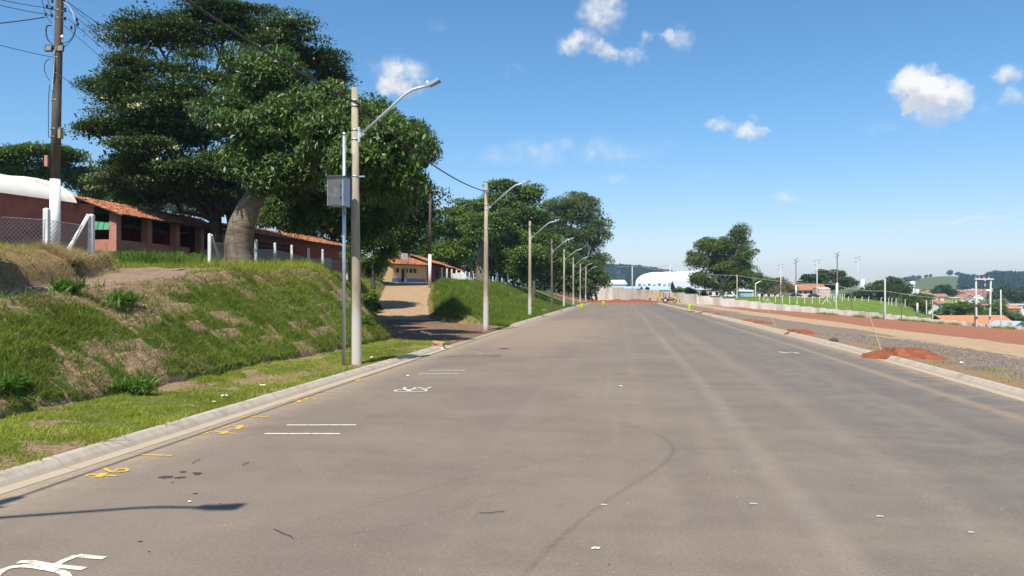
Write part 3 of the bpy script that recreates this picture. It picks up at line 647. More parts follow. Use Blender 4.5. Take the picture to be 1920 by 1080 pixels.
# ================================================================== VEGETATION HELPERS
def unit(a): return a/(np.linalg.norm(a, axis=1, keepdims=True)+1e-9)
def leaf_arrays(cl, n, size, aspect, droop=.3, upb=.35, rlo=.55, lay=0.0, cv=.6, wts=None):
    k = len(cl); ix = rng.choice(k, size=n, p=wts)
    d = rng.normal(size=(n, 3)); d[:, 2] += upb; d = unit(d)
    r = rng.uniform(rlo, 1.08, size=(n, 1)); pos = cl[ix, :3]+d*cl[ix, 3:6]*r
    a = unit(d*.6+rng.normal(size=(n, 3))*.6+np.array((0, 0, -droop)))
    nr = unit(d*.45+np.array((0, 0, .75+lay))+rng.normal(size=(n, 3))*.45)
    sd = unit(np.cross(a, nr)); L = size*np.clip(rng.lognormal(-.05, .34, size=(n, 1)), .4, 1.6); w = L*aspect*.5
    v = np.stack([pos-a*L*.5, pos+sd*w, pos+a*L*.5, pos-sd*w], 1).reshape(-1, 3)
    f = np.arange(4*n, dtype=np.int32).reshape(-1, 4)
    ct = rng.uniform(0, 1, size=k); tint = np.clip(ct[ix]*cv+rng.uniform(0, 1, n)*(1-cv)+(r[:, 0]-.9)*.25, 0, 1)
    return v, f, tint
def clumps_in(blobs, n, cr, flat=.7, shell=.45):
    b = np.array(blobs, float); vol = (b[:, 3]*b[:, 4]*b[:, 5])**(2/3.); ix = rng.choice(len(b), size=n, p=vol/vol.sum())
    d = unit(rng.normal(size=(n, 3))); r = rng.uniform(shell, 1.0, size=(n, 1))**.7
    c = b[ix, :3]+d*(np.maximum(b[ix, 3:6]-cr*.55, .2))*r
    s = cr*rng.uniform(.6, 1.3, size=(n, 1))
    return np.concatenate([c, s, s*rng.uniform(.8, 1.2, size=(n, 1)), s*flat], 1)
def limb(b, p0, p1, r0, r1, n=6, wob=.08, seg=5):
    p0 = np.array(p0, float); p1 = np.array(p1, float); L = np.linalg.norm(p1-p0); pts = []
    for i in range(seg+1):
        t_ = i/seg; q = p0*(1-t_)+p1*t_
        if 0 < i < seg: q = q+rng.normal(size=3)*L*wob*.5
        q[2] += math.sin(t_*math.pi)*L*.06; pts.append(q)
    b.tube(pts, [r0*(1-i/seg)+r1*i/seg for i in range(seg+1)], n, cap=False); return pts
def crown(root, v, f, tint, mat): return add('crown', v, f, mat, root, False, tint)
def tree(name, label, base, blobs, ncl, cr, nleaf, lsize, aspect, mat, bark, r0, fork=.35, flat=.7, droop=.3, upb=.35, group=None, lay=0., shell=.45, nlimb=24, cv=.6, trunk_pts=None, cat='tree', inner=.12, twigs=0, limb_mat=None, lr=.5):
    base = np.array(base, float); root = thing(name, label, cat, base, group)
    bl = np.array(blobs, float); cl = clumps_in(blobs, ncl, cr, flat, shell)
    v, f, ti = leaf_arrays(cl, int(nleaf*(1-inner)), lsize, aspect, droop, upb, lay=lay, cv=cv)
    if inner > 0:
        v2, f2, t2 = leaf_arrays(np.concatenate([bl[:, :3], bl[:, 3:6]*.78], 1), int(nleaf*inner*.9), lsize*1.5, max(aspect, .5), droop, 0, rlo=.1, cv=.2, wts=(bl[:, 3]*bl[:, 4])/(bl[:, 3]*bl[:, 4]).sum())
        v = np.concatenate([v, v2]); f = np.concatenate([f, f2+len(f)*4]); ti = np.concatenate([ti, t2*.5])  # inner fill leaves take half the tint, so they are darker
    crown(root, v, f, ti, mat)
    b = B(); top = bl[:, :3].mean(0)
    fk = base+(top-base)*fork; fk[2] = base[2]+(top[2]-base[2])*fork
    if trunk_pts is None:
        b.tube([base+(0, 0, -.4), base+(0, 0, .15), base+(fk-base)*.5+rng.normal(size=3)*r0*.4, fk], [r0*1.5, r0*1.12, r0*.9, r0*.78], 9, cap=False)
    else:
        b.tube([p_[:3] for p_ in trunk_pts], [p_[3] for p_ in trunk_pts], 16, cap=False); fk = np.array(trunk_pts[-1][:3], float)
    if limb_mat is not None: b.build('trunk', bark, root, smooth=True); b = B()
    for q in bl:
        if q[1] < base[1]-4.5: continue
        limb(b, fk, q[:3]+(0, 0, -q[5]*.2), r0*lr, r0*.16)
    for c in cl[rng.choice(len(cl), size=min(nlimb, len(cl)), replace=False)]:
        q = bl[np.argmin(((bl[:, :3]-c[:3])**2).sum(1))]
        if q[1] < base[1]-4.5: continue
        limb(b, q[:3]*.8+fk*.2, c[:3], r0*.17, r0*.05, 5, .1, 4)
    b.build('branches' if limb_mat is not None else 'trunk', limb_mat or bark, root, smooth=True); return root
def pb(d, L, dz=.75):
    """crown masses given as (px, py, rx, ry, depth offset) seen at depth d"""
    o = []
    for e in L:
        px, py, rx, ry = e[:4]; dd = d+(e[4] if len(e) > 4 else 0); c = W(px, py, dd); k = dd/F
        o.append((*c, rx*k, max(rx, ry)*k*dz, ry*k))
    return o
LG = leafmat('dark_green_leaves', (.016, .036, .007), (.078, .128, .018), .5, .16, .3)
LG2 = leafmat('glossy_green_leaves', (.024, .056, .009), (.11, .18, .028), .44, .17, .36)
LG3 = leafmat('light_green_leaves', (.045, .092, .012), (.155, .225, .028), .5, .24, .25)
LG4 = leafmat('eucalyptus_leaves', (.045, .075, .014), (.155, .20, .034), .5, .2, .25)
LG5 = leafmat('yellow_green_leaves', (.09, .12, .016), (.24, .24, .03), .55, .3, .2)
LG6 = leafmat('bluish_bush_leaves', (.03, .05, .03), (.10, .13, .08), .5, .2, .25)
LG7 = leafmat('mid_green_leaves', (.036, .075, .010), (.135, .205, .026), .5, .2, .3)
LGF = leafmat('far_forest_leaves', (.010, .026, .010), (.032, .056, .018), .7, .1, .1)
LGP = leafmat('reddish_twigs', (.16, .09, .07), (.30, .20, .16), .8, .1, .1)
LGW = leafmat('pale_pod_highlights', (.45, .43, .20), (.62, .60, .33), .5, .2, .2)

# ---- grass blades
def blades(name, x, y, h, w, mat, lean=.45, label=None, dirn=None, z=None):
    n = len(x); z = H(x, y) if z is None else z
    a = rng.uniform(0, 2*math.pi, n); hh = h*rng.uniform(.5, 1.4, n)*(.35+1.3*vnoise(x*2.6, y*2.6, 19)*(.6+.8*vnoise(x*7, y*7, 23))); ww = w*rng.uniform(.7, 1.3, n)
    l = rng.normal(size=(n, 2))*lean*hh[:, None]
    if dirn is not None: l += np.array(dirn)*hh[:, None]
    p = np.stack([x, y, z-.01], 1); s_ = np.stack([np.cos(a), np.sin(a), 0*a], 1)*ww[:, None]*.5
    tip = p+np.stack([l[:, 0], l[:, 1], hh], 1)
    v = np.stack([p-s_, p+s_, tip], 1).reshape(-1, 3)
    tint = np.clip(fbm(x*.8, y*.8, 61, 3)*.9-.1+rng.uniform(0, .5, n), 0, 1)
    o = add(name, v, np.arange(3*n, dtype=np.int32).reshape(-1, 3), mat, None, False, tint); o['kind'] = 'stuff'
    if label: o['label'] = label
    return o
def tufts(x, y, k, spread):
    x = np.repeat(x, k)+rng.normal(size=len(x)*k)*spread; y = np.repeat(y, k)+rng.normal(size=len(y)*k)*spread; return x, y
n = 150000; u_ = rng.uniform(-2.4, -.04, n); v_ = 5.5+24*rng.uniform(0, 1, n)**1.35; x, y = xy(u_, v_)
kp = (fbm(x*.9, y*.9, 71, 3)*.7+fbm(x*3.5, y*3.5, 73, 3)*.3+rng.uniform(-.14, .14, n) > .45); x, y = x[kp], y[kp]
blades('grass', x, y, .045, .016, MAT['grass'], .7, 'short sunlit grass of the verge behind the left kerb')
# sods on the bank
n = 330000; s_ = rng.uniform(0, 1.03, n); v_ = 6+26*rng.uniform(0, 1, n)**1.15; wd_ = ip(v_, [8, 13, 16, 20, 23, 28], [2.6, 2.7, 3.4, 3.9, 3.8, 3.2]); u_ = -2.3-s_*wd_
rw = np.floor((-2.3-u_)/.42); x, y = xy(u_, v_); vv = v_+(rw % 2)*.31+.10*rw+(fbm(x*.9, y*.9, 5, 2)-.5)*.3
sd_ = vnoise(np.floor(vv/.62)+.5, rw+.5, 31); fr_ = (-2.3-u_)/.42-rw; fv_ = vv/.62-np.floor(vv/.62)
dens_ = .85*(1-sm(.48, .76, sd_)*.92)*(1-sm(.52, .68, fbm(x*.55, y*.55, 41, 3))*.85)*(1-sm(.74, .97, s_)*.8)*sm(.05, .24, fr_)*sm(.03, .16, fv_)
dens_ = dens_*(.45+.9*vnoise(x*5, y*5, 27))
kp = (rng.uniform(0, 1, n) < dens_) & (np.maximum(XL(y)-x, (28.6-y)*.9) > -.05); x, y = x[kp], y[kp]
blades('bank_grass', x, y, .085, .020, MAT['grass_bank'], .55, 'green grass of the sods laid on the steep bank')
MAT['dead_turf'] = leafmat('dead_turf_blades', (.12, .08, .042), (.36, .27, .15), .85, .15, .1)
n = 150000; s_ = rng.uniform(0, 1.03, n); v_ = 6+26*rng.uniform(0, 1, n)**1.15; wd_ = ip(v_, [8, 13, 16, 20, 23, 28], [2.6, 2.7, 3.4, 3.9, 3.8, 3.2]); u_ = -2.3-s_*wd_; x, y = xy(u_, v_)
kp = (rng.uniform(0, 1, n) < (fbm(x*1.4, y*1.4, 46, 3)-.25)*1.1) & (np.maximum(XL(y)-x, (28.6-y)*.9) > -.05)
blades('dead_turf', x[kp], y[kp], .05, .016, MAT['dead_turf'], 1.0, 'withered turf between the green sods of the bank')
x0, y0 = xy(rng.uniform(-6, -2.4, 420), 7+21*rng.uniform(0, 1, 420)); x, y = tufts(x0, y0, 12, .06); blades('grass_tufts', x, y, .20, .022, MAT['grass_bank'], .6, 'taller grass tufts sprouting from the left bank')
n = 2200; v_ = 6+22*rng.uniform(0, 1, n)**1.3; u_ = rng.uniform(-.07, .07, n); x, y = xy(u_, v_); kp = fbm(x*1.7, y*1.7, 99, 2) > .55; blades('kerb_grass', x[kp], y[kp], .10, .016, MAT['grass'], .9, 'grass hanging over the back of the left kerb', z=np.full(int(kp.sum()), .10))
# crest and mound
n = 30000; y = rng.uniform(12, 33, n); x = MT(y)-rng.uniform(-.15, 3.2, n); kp = ~((np.abs(y-20.6+.25*(MT(y)-x)) < .5) & (MT(y)-x < 1.15)) & (fbm(x*1.6, y*1.6, 33, 3)*.6+fbm(x*5, y*5, 34, 2)*.4 > .45); x, y = x[kp], y[kp]; blades('dry_grass', x, y, .12, .016, MAT['straw'], 1.1, 'dry straw grass hanging over the upper mound', dirn=(.7, -.5))
n = 22000; y = rng.uniform(14, 34, n); x = MT(y)-rng.uniform(1.0, 5, n); blades('mound_top_grass', x, y, .15, .025, MAT['grass'], .5, 'green grass along the fence on the upper mound')
n = 30000; y = rng.uniform(29, 38, n); x = rng.uniform(-22, -9, n); kp = (y > 30.3) | (x > -10.6); blades('tall_grass', x[kp], y[kp], .22, .03, MAT['grass'], .5, 'long grass round the big trunk and behind the footpath')
n = 9000; y = rng.uniform(24, 30, n); x = rng.uniform(-10.6, -7.2, n); kp = np.maximum(XL(y)-x, (28.6-y)*.9) > .4; blades('crest_grass', x[kp], y[kp], .13, .022, MAT['grass'], .6, 'grass along the crest of the left bank')
n = 42000; y = 32.5+9*rng.uniform(0, 1, n)**1.3; x = rng.uniform(-26, -13.6, n); kp = (fbm(x*.7, y*.7, 29, 3) > .42); blades('weeds', x[kp], y[kp], .42, .07, MAT['weeds'], .45, 'tall weeds growing in front of the pink pavilion')
n = 150000; v_ = 42+60*rng.uniform(0, 1, n)**1.4; u_ = rng.uniform(-11, -.05, n); x, y = xy(u_, v_); kp = (np.maximum(XL(y)-x, x-XR(y)) > .35) & (fbm(x*.5, y*.5, 87, 3)*.6+fbm(x*2.2, y*2.2, 88, 2)*.4 > .42); blades('bank_grass', x[kp], y[kp], .21, .034, MAT['grass_bank'], .8, 'long grass of the bank beyond the driveway')
n = 16000; y = rng.uniform(31, 62, n); x = XL(y)-rng.uniform(.1, 4.5, n); blades('bank_grass', x, y, .16, .03, MAT['grass'], .6, 'grass on the shoulder left of the driveway')
n = 5000; v_ = rng.uniform(13.5, 26, n); u_ = ur_of(v_)+1.1+rng.normal(size=n)*.5; x, y = xy(u_, v_); kp = fbm(x*1.1, y*1.1, 95, 2) > .66; blades('sparse_grass', x[kp], y[kp], .07, .016, MAT['grass'], .7, 'sparse grass in the gravel behind the right kerb')
# gravel stones of the lot
n = 16000; v_ = 13+24*rng.uniform(0, 1, n)**1.5; u_ = ur_of(v_)+.9+rng.uniform(0, 4.2, n); x, y = xy(u_, v_); z = H(x, y); s_ = .016*rng.uniform(.5, 2.0, n)
oct_ = np.array([(1, 0, 0), (0, 1, 0), (-1, 0, 0), (0, -1, 0), (0, 0, .8)]); v = (np.stack([x, y, z], 1)[:, None, :]+oct_[None]*s_[:, None, None]*rng.uniform(.6, 1.3, (n, 5, 1))).reshape(-1, 3)
f = (np.arange(n)[:, None, None]*5+np.array([(0, 1, 4), (1, 2, 4), (2, 3, 4), (3, 0, 4)])[None]).reshape(-1, 3).astype(np.int32)
MAT['stone'] = leafmat('grey_gravel_stones', (.075, .058, .05), (.30, .245, .195), .9, 0, .15)
o = add('gravel', v, f, MAT['stone'], None, False, np.repeat(rng.uniform(0, 1, n)**1.6, 4)); setp(o, 'grey crushed stone strewn behind the right kerb', kind='stuff')

# ================================================================== BUILDINGS ON THE LEFT
def tile_roof(parent, e0, e1, r0, r1, col=.19, rowl=.30, name='roof_tiles', mat=None, th=.05):
    """half-round clay tiles from eave e0-e1 up to ridge r0-r1 (one joined part)"""
    e0, e1, r0, r1 = [np.array(q, float) for q in (e0, e1, r0, r1)]; L = np.linalg.norm(e1-e0); Hh = np.linalg.norm(r0-e0)
    nc = int(L/col); nr = max(2, int(Hh/rowl)); up = np.cross(e1-e0, r0-e0); up /= np.linalg.norm(up)
    if up[2] < 0: up = -up
    prof = [(0, 0), (.16, .035), (.38, .068), (.62, .068), (.84, .035)]; k = len(prof); vs_ = []; fs = []; tn = []
    jr = rng.normal(size=(nr, nc))*.010; sag = rng.normal(size=nc).cumsum()*.002
    for r in range(nr):
        for e in (0, 1):
            t_ = (r+e*1.06)/nr; lift = .032*(1-e)
            for c in range(nc):
                for (a, h) in prof:
                    s_ = (c+a)/nc; q = (e0*(1-s_)+e1*s_)*(1-t_)+(r0*(1-s_)+r1*s_)*t_
                    vs_.append(q+up*(h*col/.19*.9+lift+jr[r, c]+.02+sag[c]*.3))
    ncol = nc*k
    for r in range(nr):
        b0 = r*2*ncol
        for i in range(ncol-1):
            fs.append((b0+i, b0+i+1, b0+ncol+i+1, b0+ncol+i)); tn.append(jr[r, i//k]*30+.5)
    ti = np.clip(np.array(tn)*.5+.25+rng.normal(size=nr*nc)[[min(nr*nc-1, (j//(ncol-1))*nc+(j % (ncol-1))//k) for j in range(len(tn))]]*.18, 0, 1)
    o = add(name, vs_, np.array(fs, dtype=np.int32), mat or MAT['tiles'], parent, False, ti); o['kind'] = 'stuff'
    b = B(); b.v = [tuple(q) for q in (e0-up*.03, e1-up*.03, r1-up*.03, r0-up*.03, e0+up*.012, e1+up*.012, r1+up*.012, r0+up*.012)]
    b.f = [(3, 2, 1, 0), (4, 5, 6, 7), (0, 1, 5, 4), (1, 2, 6, 5), (2, 3, 7, 6), (3, 0, 4, 7)]; b.build('roof_deck', MAT['bark_dark'], parent); return o
def wallq(b, p0, p1, th, z0, z1):
    p0 = np.array(p0[:2], float); p1 = np.array(p1[:2], float); d = p1-p0; L = np.linalg.norm(d); d /= L; n_ = np.array((-d[1], d[0])); c = (p0+p1)/2
    return b.obox(c, d, n_, L/2, th/2, z0, z1)
# red hall with white barrel roof
A0, A1 = np.array((-23.1, 27.0)), np.array((-20.40, 36.0)); hd = (A1-A0)/np.linalg.norm(A1-A0); hn = np.array((-hd[1], hd[0]))
hall = thing('sports_hall', 'red plastered hall with a white barrel roof behind the chain link fence', 'building', (*A0, 3))
b = B(); wallq(b, A0, A1, .2, 2.6, 6.15); b.build('wall', MAT['brick_red'], hall)
b = B(); wallq(b, A1+hn*.15-hd*.1, A1+hn*8-hd*.1, .2, 2.6, 6.1); b.build('wall', MAT['maroon'], hall)
b = B(); wallq(b, A0-hd*.03, A1+hd*.04, .28, 6.15, 6.22); b.build('coping', MAT['brick_red'], hall)
def barrel(parent, p0, p1, nrm, span, z0, rise, mat, name='roof', ribs=0, th=.05):
    p0 = np.array(p0, float); p1 = np.array(p1, float); n_ = 18; vs_ = []; fs = []; st = max(2, ribs*4)
    for j in range(st+1):
        q = p0+(p1-p0)*j/st; sagg = 0.0 if ribs == 0 else .06*rise*math.sin(math.pi*((j % 4)/4.0))
        for i in range(n_+1):
            a = math.pi*i/n_; r = span/2*(1-math.cos(a)); c = q+np.array(nrm)*r; vs_.append((c[0], c[1], z0+(rise-sagg)*math.sin(a)))
    for j in range(st):
        for i in range(n_): fs.append((j*(n_+1)+i, j*(n_+1)+i+1, (j+1)*(n_+1)+i+1, (j+1)*(n_+1)+i))
    for e in (0, st): fs.append(tuple(e*(n_+1)+i for i in (range(n_+1) if e == 0 else reversed(range(n_+1)))))
    return add(name, vs_, fs, mat, parent, True if ribs else False)
barrel(hall, A0+hn*.25, A1+hn*.25-hd*.6, hn, 10, 6.1, 1.7, MAT['white_sheet'], 'barrel_roof', 3)
# pink pavilion with tiled roof
E0, E1 = np.array((-20.0, 38.0)), np.array((-18.7, 50.0)); pd = (E1-E0)/np.linalg.norm(E1-E0); pn = np.array((-pd[1], pd[0]))
pav = thing('pavilion', 'pink open pavilion under an old clay tile roof left of the big trunk', 'building', (*E0, 3.4))
def p3(base, along, off, z): q = base+pd*along+pn*off; return (q[0], q[1], z)
LP = 12.2
tile_roof(pav, p3(E0, 0, 0, 5.95), p3(E0, LP, 0, 5.95), p3(E0, 0, 2.7, 6.95), p3(E0, LP, 2.7, 6.95))
tile_roof(pav, p3(E0, LP, 5.4, 5.95), p3(E0, 0, 5.4, 5.95), p3(E0, LP, 2.75, 6.95), p3(E0, 0, 2.75, 6.95), name='rear_roof_tiles')
for i, a in enumerate((.55, 3.3, 6.1, 8.9, 11.6)):
    b = B(); b.obox(p3(E0, a, .75, 0), pd, pn, .2, .2, 3.0, 5.93+.2); b.build('pillar', MAT['pink'], pav)
    b = B(); b.obox(p3(E0, a, 4.7, 0), pd, pn, .2, .2, 3.0, 6.1); b.build('pillar', MAT['pink'], pav)
    if i < 4:
        b = B(); wallq(b, p3(E0, a+.2, .75, 0), p3(E0, a+(2.5 if i != 2 else 1.5), .75, 0), .15, 3.0, 4.75); b.build('parapet', MAT['pink'], pav)
b = B(); wallq(b, p3(E0, .55, .95, 0), p3(E0, .55, 4.5, 0), .15, 3.0, 4.75); b.build('parapet', MAT['pink'], pav)
b = B(); wallq(b, p3(E0, .6, 4.7, 0), p3(E0, 11.6, 4.7, 0), .15, 3.0, 6.0); b.build('back_wall', MAT['maroon'], pav)
b = B(); wallq(b, p3(E0, 11.6, .9, 0), p3(E0, 11.6, 4.6, 0), .15, 3.0, 6.0); b.build('end_wall', MAT['maroon'], pav)
b = B(); b.extrude([p3(E0, 11.6, .5, 6.02), p3(E0, 11.6, 2.7, 6.9), p3(E0, 11.6, 4.9, 6.02)], (*(pd*.08), 0)); b.build('end_gable', MAT['maroon'], pav)
b = B(); g0, g1, g2 = p3(E0, .5, .5, 6.08), p3(E0, .5, 4.9, 6.08), p3(E0, .5, 2.7, 6.88); b.extrude([g0, g2, g1], (*(pd*.06), 0)); b.build('gable', MAT['bark_dark'], pav)
b = B()
for i in range(22):
    o_ = .95+i*.16; zt = min(6.05, 5.62+.35*(i/22)); b.quadbox([p3(E0, .36, o_, 5.25), p3(E0, .36, o_+.15, 5.25), p3(E0, .30+.04*(i % 2), o_+.15, 5.25), p3(E0, .30+.04*(i % 2), o_, 5.25),
        p3(E0, .46, o_, zt), p3(E0, .46, o_+.15, zt), p3(E0, .40+.04*(i % 2), o_+.15, zt), p3(E0, .40+.04*(i % 2), o_, zt)])
b.build('green_awning', MAT['green_sheet'], pav)
# long maroon building
Q0, Q1 = np.array((-17.4, 50.5)), np.array((-13.7, 67.0)); pd = (Q1-Q0)/np.linalg.norm(Q1-Q0); pn = np.array((-pd[1], pd[0])); LQ = float(np.linalg.norm(Q1-Q0))
mb = thing('classroom_block', 'long maroon classroom block with vent holes behind the white posts', 'building', (*Q0, 3.2))
b = B(); wallq(b, p3(Q0, 0, .5, 0), p3(Q0, 9.9, .5, 0), .2, 2.6, 5.95); wallq(b, p3(Q0, 12.1, .5, 0), p3(Q0, LQ, .5, 0), .2, 2.6, 5.95); wallq(b, p3(Q0, 9.9, .5, 0), p3(Q0, 12.1, .5, 0), .2, 4.9, 5.95); b.build('wall', MAT['maroon'], mb)
b = B(); wallq(b, p3(Q0, .1, .62, 0), p3(Q0, .1, 5.4, 0), .2, 2.6, 5.9); b.build('end_wall', MAT['maroon'], mb); b = B(); wallq(b, p3(Q0, LQ-.1, .62, 0), p3(Q0, LQ-.1, 5.4, 0), .2, 2.6, 5.9); b.build('end_wall', MAT['maroon'], mb)
b = B(); wallq(b, p3(Q0, 9.92, .46, 0), p3(Q0, 12.08, .46, 0), .06, 2.7, 4.88); b.build('door', MAT['grey_metal'], mb)
for i in range(13):
    for k in range(2):
        b = B(); b.obox(p3(Q0, .7+i*.42, .385, 0), pd, pn, .13, .012, 5.02+k*.30, 5.22+k*.30); b.build('vent_hole', MAT['dark_in'], mb)
tile_roof(mb, p3(Q0, -.4, 0, 5.9), p3(Q0, LQ+.4, 0, 5.9), p3(Q0, -.4, 2.9, 6.75), p3(Q0, LQ+.4, 2.9, 6.75))
tile_roof(mb, p3(Q0, LQ+.4, 5.9, 5.9), p3(Q0, -.4, 5.9, 5.9), p3(Q0, LQ+.4, 2.95, 6.75), p3(Q0, -.4, 2.95, 6.75), name='rear_roof_tiles')
# yellow and blue house at the top of the driveway
H0, H1 = np.array(W(736, 530, 84)[:2]), np.array(W(799, 528, 88)[:2]); pd = (H1-H0)/np.linalg.norm(H1-H0); pn = np.array((-pd[1], pd[0])); LH = float(np.linalg.norm(H1-H0)); zb_ = 3.05
yh = thing('office_house', 'small yellow house with a blue base and red tile roof closing the driveway', 'house', (*H0, zb_))
def hw(name, a, c, off, z0, z1, mat, th=.12):
    b = B(); wallq(b, p3(H0, a, off, 0), p3(H0, c, off, 0), th, z0, z1); return b.build(name, mat, yh)
hw('wall', 0, LH, 0, zb_+.55, zb_+2.15, MAT['yellow_wall']); hw('plinth', -.01, LH+.01, 0, zb_-.5, zb_+.55, MAT['blue_wall'], .13)
b = B(); wallq(b, p3(H0, .06, .1, 0), p3(H0, .06, 7, 0), .12, zb_-.5, zb_+2.15); wallq(b, p3(H0, LH-.06, .1, 0), p3(H0, LH-.06, 7, 0), .12, zb_-.5, zb_+2.15); b.build('side_wall', MAT['yellow_wall'], yh)
def win(c, w_=.46, z0=1.17, z1=1.72):
    fr_ = hw('window', c-w_/2, c+w_/2, -.075, zb_+z0, zb_+z1, MAT['grey_metal'], .03)
    for s_ in (-1, 1):
        b = B(); cc = c+s_*w_*.24; wallq(b, p3(H0, cc-w_*.19, -.095, 0), p3(H0, cc+w_*.19, -.095, 0), .012, zb_+z0+.05, zb_+z1-.05); b.build('pane', MAT['dark_in'], fr_)
for c in (.68, 2.02, 2.72, 3.35):
    win(min(c, LH-.35))
hw('door_opening', 1.28, 1.6, -.07, zb_-.02, zb_+1.62, MAT['dark_in'], .02); hw('door', 1.6, 2.05 if False else 1.96, -.16, zb_-.0, zb_+1.62, MAT['grey_metal'], .04)
hw('corner_strip', LH-.16, LH+.05, -.07, zb_-.02, zb_+2.1, MAT['pink'], .03)
tile_roof(yh, p3(H0, -.35, -.5, zb_+2.12), p3(H0, LH+.5, -.5, zb_+2.12), p3(H0, -.35, 2.6, zb_+3.35), p3(H0, LH+.5, 2.6, zb_+3.35), .16, .28)
tile_roof(yh, p3(H0, LH+.5, 5.7, zb_+2.12), p3(H0, -.35, 5.7, zb_+2.12), p3(H0, LH+.5, 2.65, zb_+3.35), p3(H0, -.35, 2.65, zb_+3.35), .16, .28, name='rear_roof_tiles')
b = B(); b.extrude([p3(H0, LH-.02, 0, zb_+2.1), p3(H0, LH-.02, 5.2, zb_+2.1), p3(H0, LH-.02, 2.6, zb_+3.2)], (*(pd*-.1), 0)); b.extrude([p3(H0, .1, 0, zb_+2.1), p3(H0, .1, 5.2, zb_+2.1), p3(H0, .1, 2.6, zb_+3.2)], (*(pd*-.1), 0)); b.build('gable', MAT['yellow_wall'], yh)
rs = thing('roof_sign', 'pale weathered sign board on a frame above the yellow house eave', 'sign', p3(H0, 1.35, -.35, zb_+2.1))
b = B(); wallq(b, p3(H0, 1.05, -.35, 0), p3(H0, 1.92, -.35, 0), .03, zb_+2.75, zb_+3.42); b.build('board', MAT['white_wall'], rs)
b = B()
for k in (.85, 1.2, 1.75, 2.1): b.tube([p3(H0, k, -.3, zb_+2.05), p3(H0, k, -.3, zb_+3.3)], .018, 6)
b.build('sign_frame', MAT['bark_dark'], rs)
b = B()
for k in range(4): wallq(b, p3(H0, 1.18+.02*k, -.368, 0), p3(H0, 1.8-.05*k, -.368, 0), .004, zb_+2.86+k*.13, zb_+2.90+k*.13)
b.build('faded_print', MAT['blue_far'], rs)
# long tiled range receding right of it
R0, R1 = np.array((-9.95, 88.5)), np.array((-7.75, 117.0)); pd = (R1-R0)/np.linalg.norm(R1-R0); pn = np.array((-pd[1], pd[0])); LR = float(np.linalg.norm(R1-R0))
sh = thing('tiled_range', 'long maroon range with an orange tile roof right of the yellow house', 'building', (*R0, 3))
b = B(); wallq(b, p3(R0, 0, .5, 0), p3(R0, LR, .5, 0), .15, 2.4, 5.5); b.build('wall', MAT['maroon'], sh)
b = B(); wallq(b, p3(R0, .1, .6, 0), p3(R0, .1, 3.6, 0), .15, 2.4, 5.5); b.build('end_wall', MAT['pink'], sh)
for k in range(5):
    b = B(); wallq(b, p3(R0, 2+k*5, .41, 0), p3(R0, 3.4+k*5, .41, 0), .02, 3.0, 4.9); b.build('doorway', MAT['dark_in'], sh)
for (f0, f1_, dz) in ((-.3, 10.0, .06), (10.0, 20, -.05), (20, LR+.3, -.2)):
    tile_roof(sh, p3(R0, f0, -.3, 5.45+dz), p3(R0, f1_, -.3, 5.45+dz), p3(R0, f0, 2.3, 6.45+dz), p3(R0, f1_, 2.3, 6.45+dz), .17, .30)
tile_roof(sh, p3(R0, LR+.3, 4.9, 5.45), p3(R0, -.3, 4.9, 5.45), p3(R0, LR+.3, 2.32, 6.40), p3(R0, -.3, 2.32, 6.40), .17, .30, name='rear_roof_tiles')

# ================================================================== FENCES ON THE LEFT
def fence(name, label, posts, hgt, sink=.3, top=None, braces=(), meshh=None, spans=None, pw=.065, group=None, pitch=.085):
    root = thing(name, label, 'fence', (posts[0][0], posts[0][1], posts[0][2]), group)
    for i, (x_, y_, z_) in enumerate(posts):
        h_ = hgt[i] if hasattr(hgt, '__len__') else hgt
        b = B(); b.obox((x_, y_), (1, 0), (0, 1), pw, pw, z_-sink, z_+h_-.04); n0 = len(b.v)-4
        b.v += [(x_-pw*.4, y_-pw*.4, z_+h_), (x_+pw*.4, y_-pw*.4, z_+h_), (x_+pw*.4, y_+pw*.4, z_+h_), (x_-pw*.4, y_+pw*.4, z_+h_)]
        b.f[1] = (n0+4, n0+5, n0+6, n0+7)
        for k in range(4): b.f.append((n0+k, n0+(k+1) % 4, n0+4+(k+1) % 4, n0+4+k))
        b.build('post', MAT['post_white'], root)
    for (p0, p1) in braces:
        b = B(); b.tube([p0, p1], .062, 6); b.build('brace', MAT['post_white'], root)
    if meshh:
        b = B(); wr = .007
        for i in (spans or range(len(posts)-1)):
            a = np.array(posts[i]); c = np.array(posts[i+1]); d = c[:2]-a[:2]; L = np.linalg.norm(d); nn = int(L/pitch)
            def P(s_, h_): return (*(a[:2]+d*s_/L+np.array((.0, -.08))), a[2]+(c[2]-a[2])*s_/L+h_)
            def seg(s0, h0, s1, h1, w_=wr):
                q0, q1 = np.array(P(s0, h0)), np.array(P(s1, h1)); up = np.array((d[0]/L*.7, d[1]/L*.7, .7))*w_
                if (s1-s0)*(h1-h0) > 0: up = np.array((d[0]/L*.7, d[1]/L*.7, -.7))*w_
                b.v += [tuple(q0-up), tuple(q1-up), tuple(q1+up), tuple(q0+up)]; k = len(b.v); b.f.append((k-4, k-3, k-2, k-1))
            k = -int(meshh/pitch)
            for j in range(k, nn+1):
                s0 = j*pitch; s1 = s0+meshh
                lo = max(0, s0); hi = min(L, s1)
                if hi > lo: seg(lo, .04+lo-s0, hi, .04+hi-s0); seg(lo, .04+meshh-(lo-s0), hi, .04+meshh-(hi-s0))
            b.tube([P(0, meshh+.05), P(L, meshh+.05)], .008, 4)
        o = b.build('wire_mesh', MAT['wire'], root); o['kind'] = 'stuff'
    return root
def hz(x_, y_): return Hs(x_, y_)
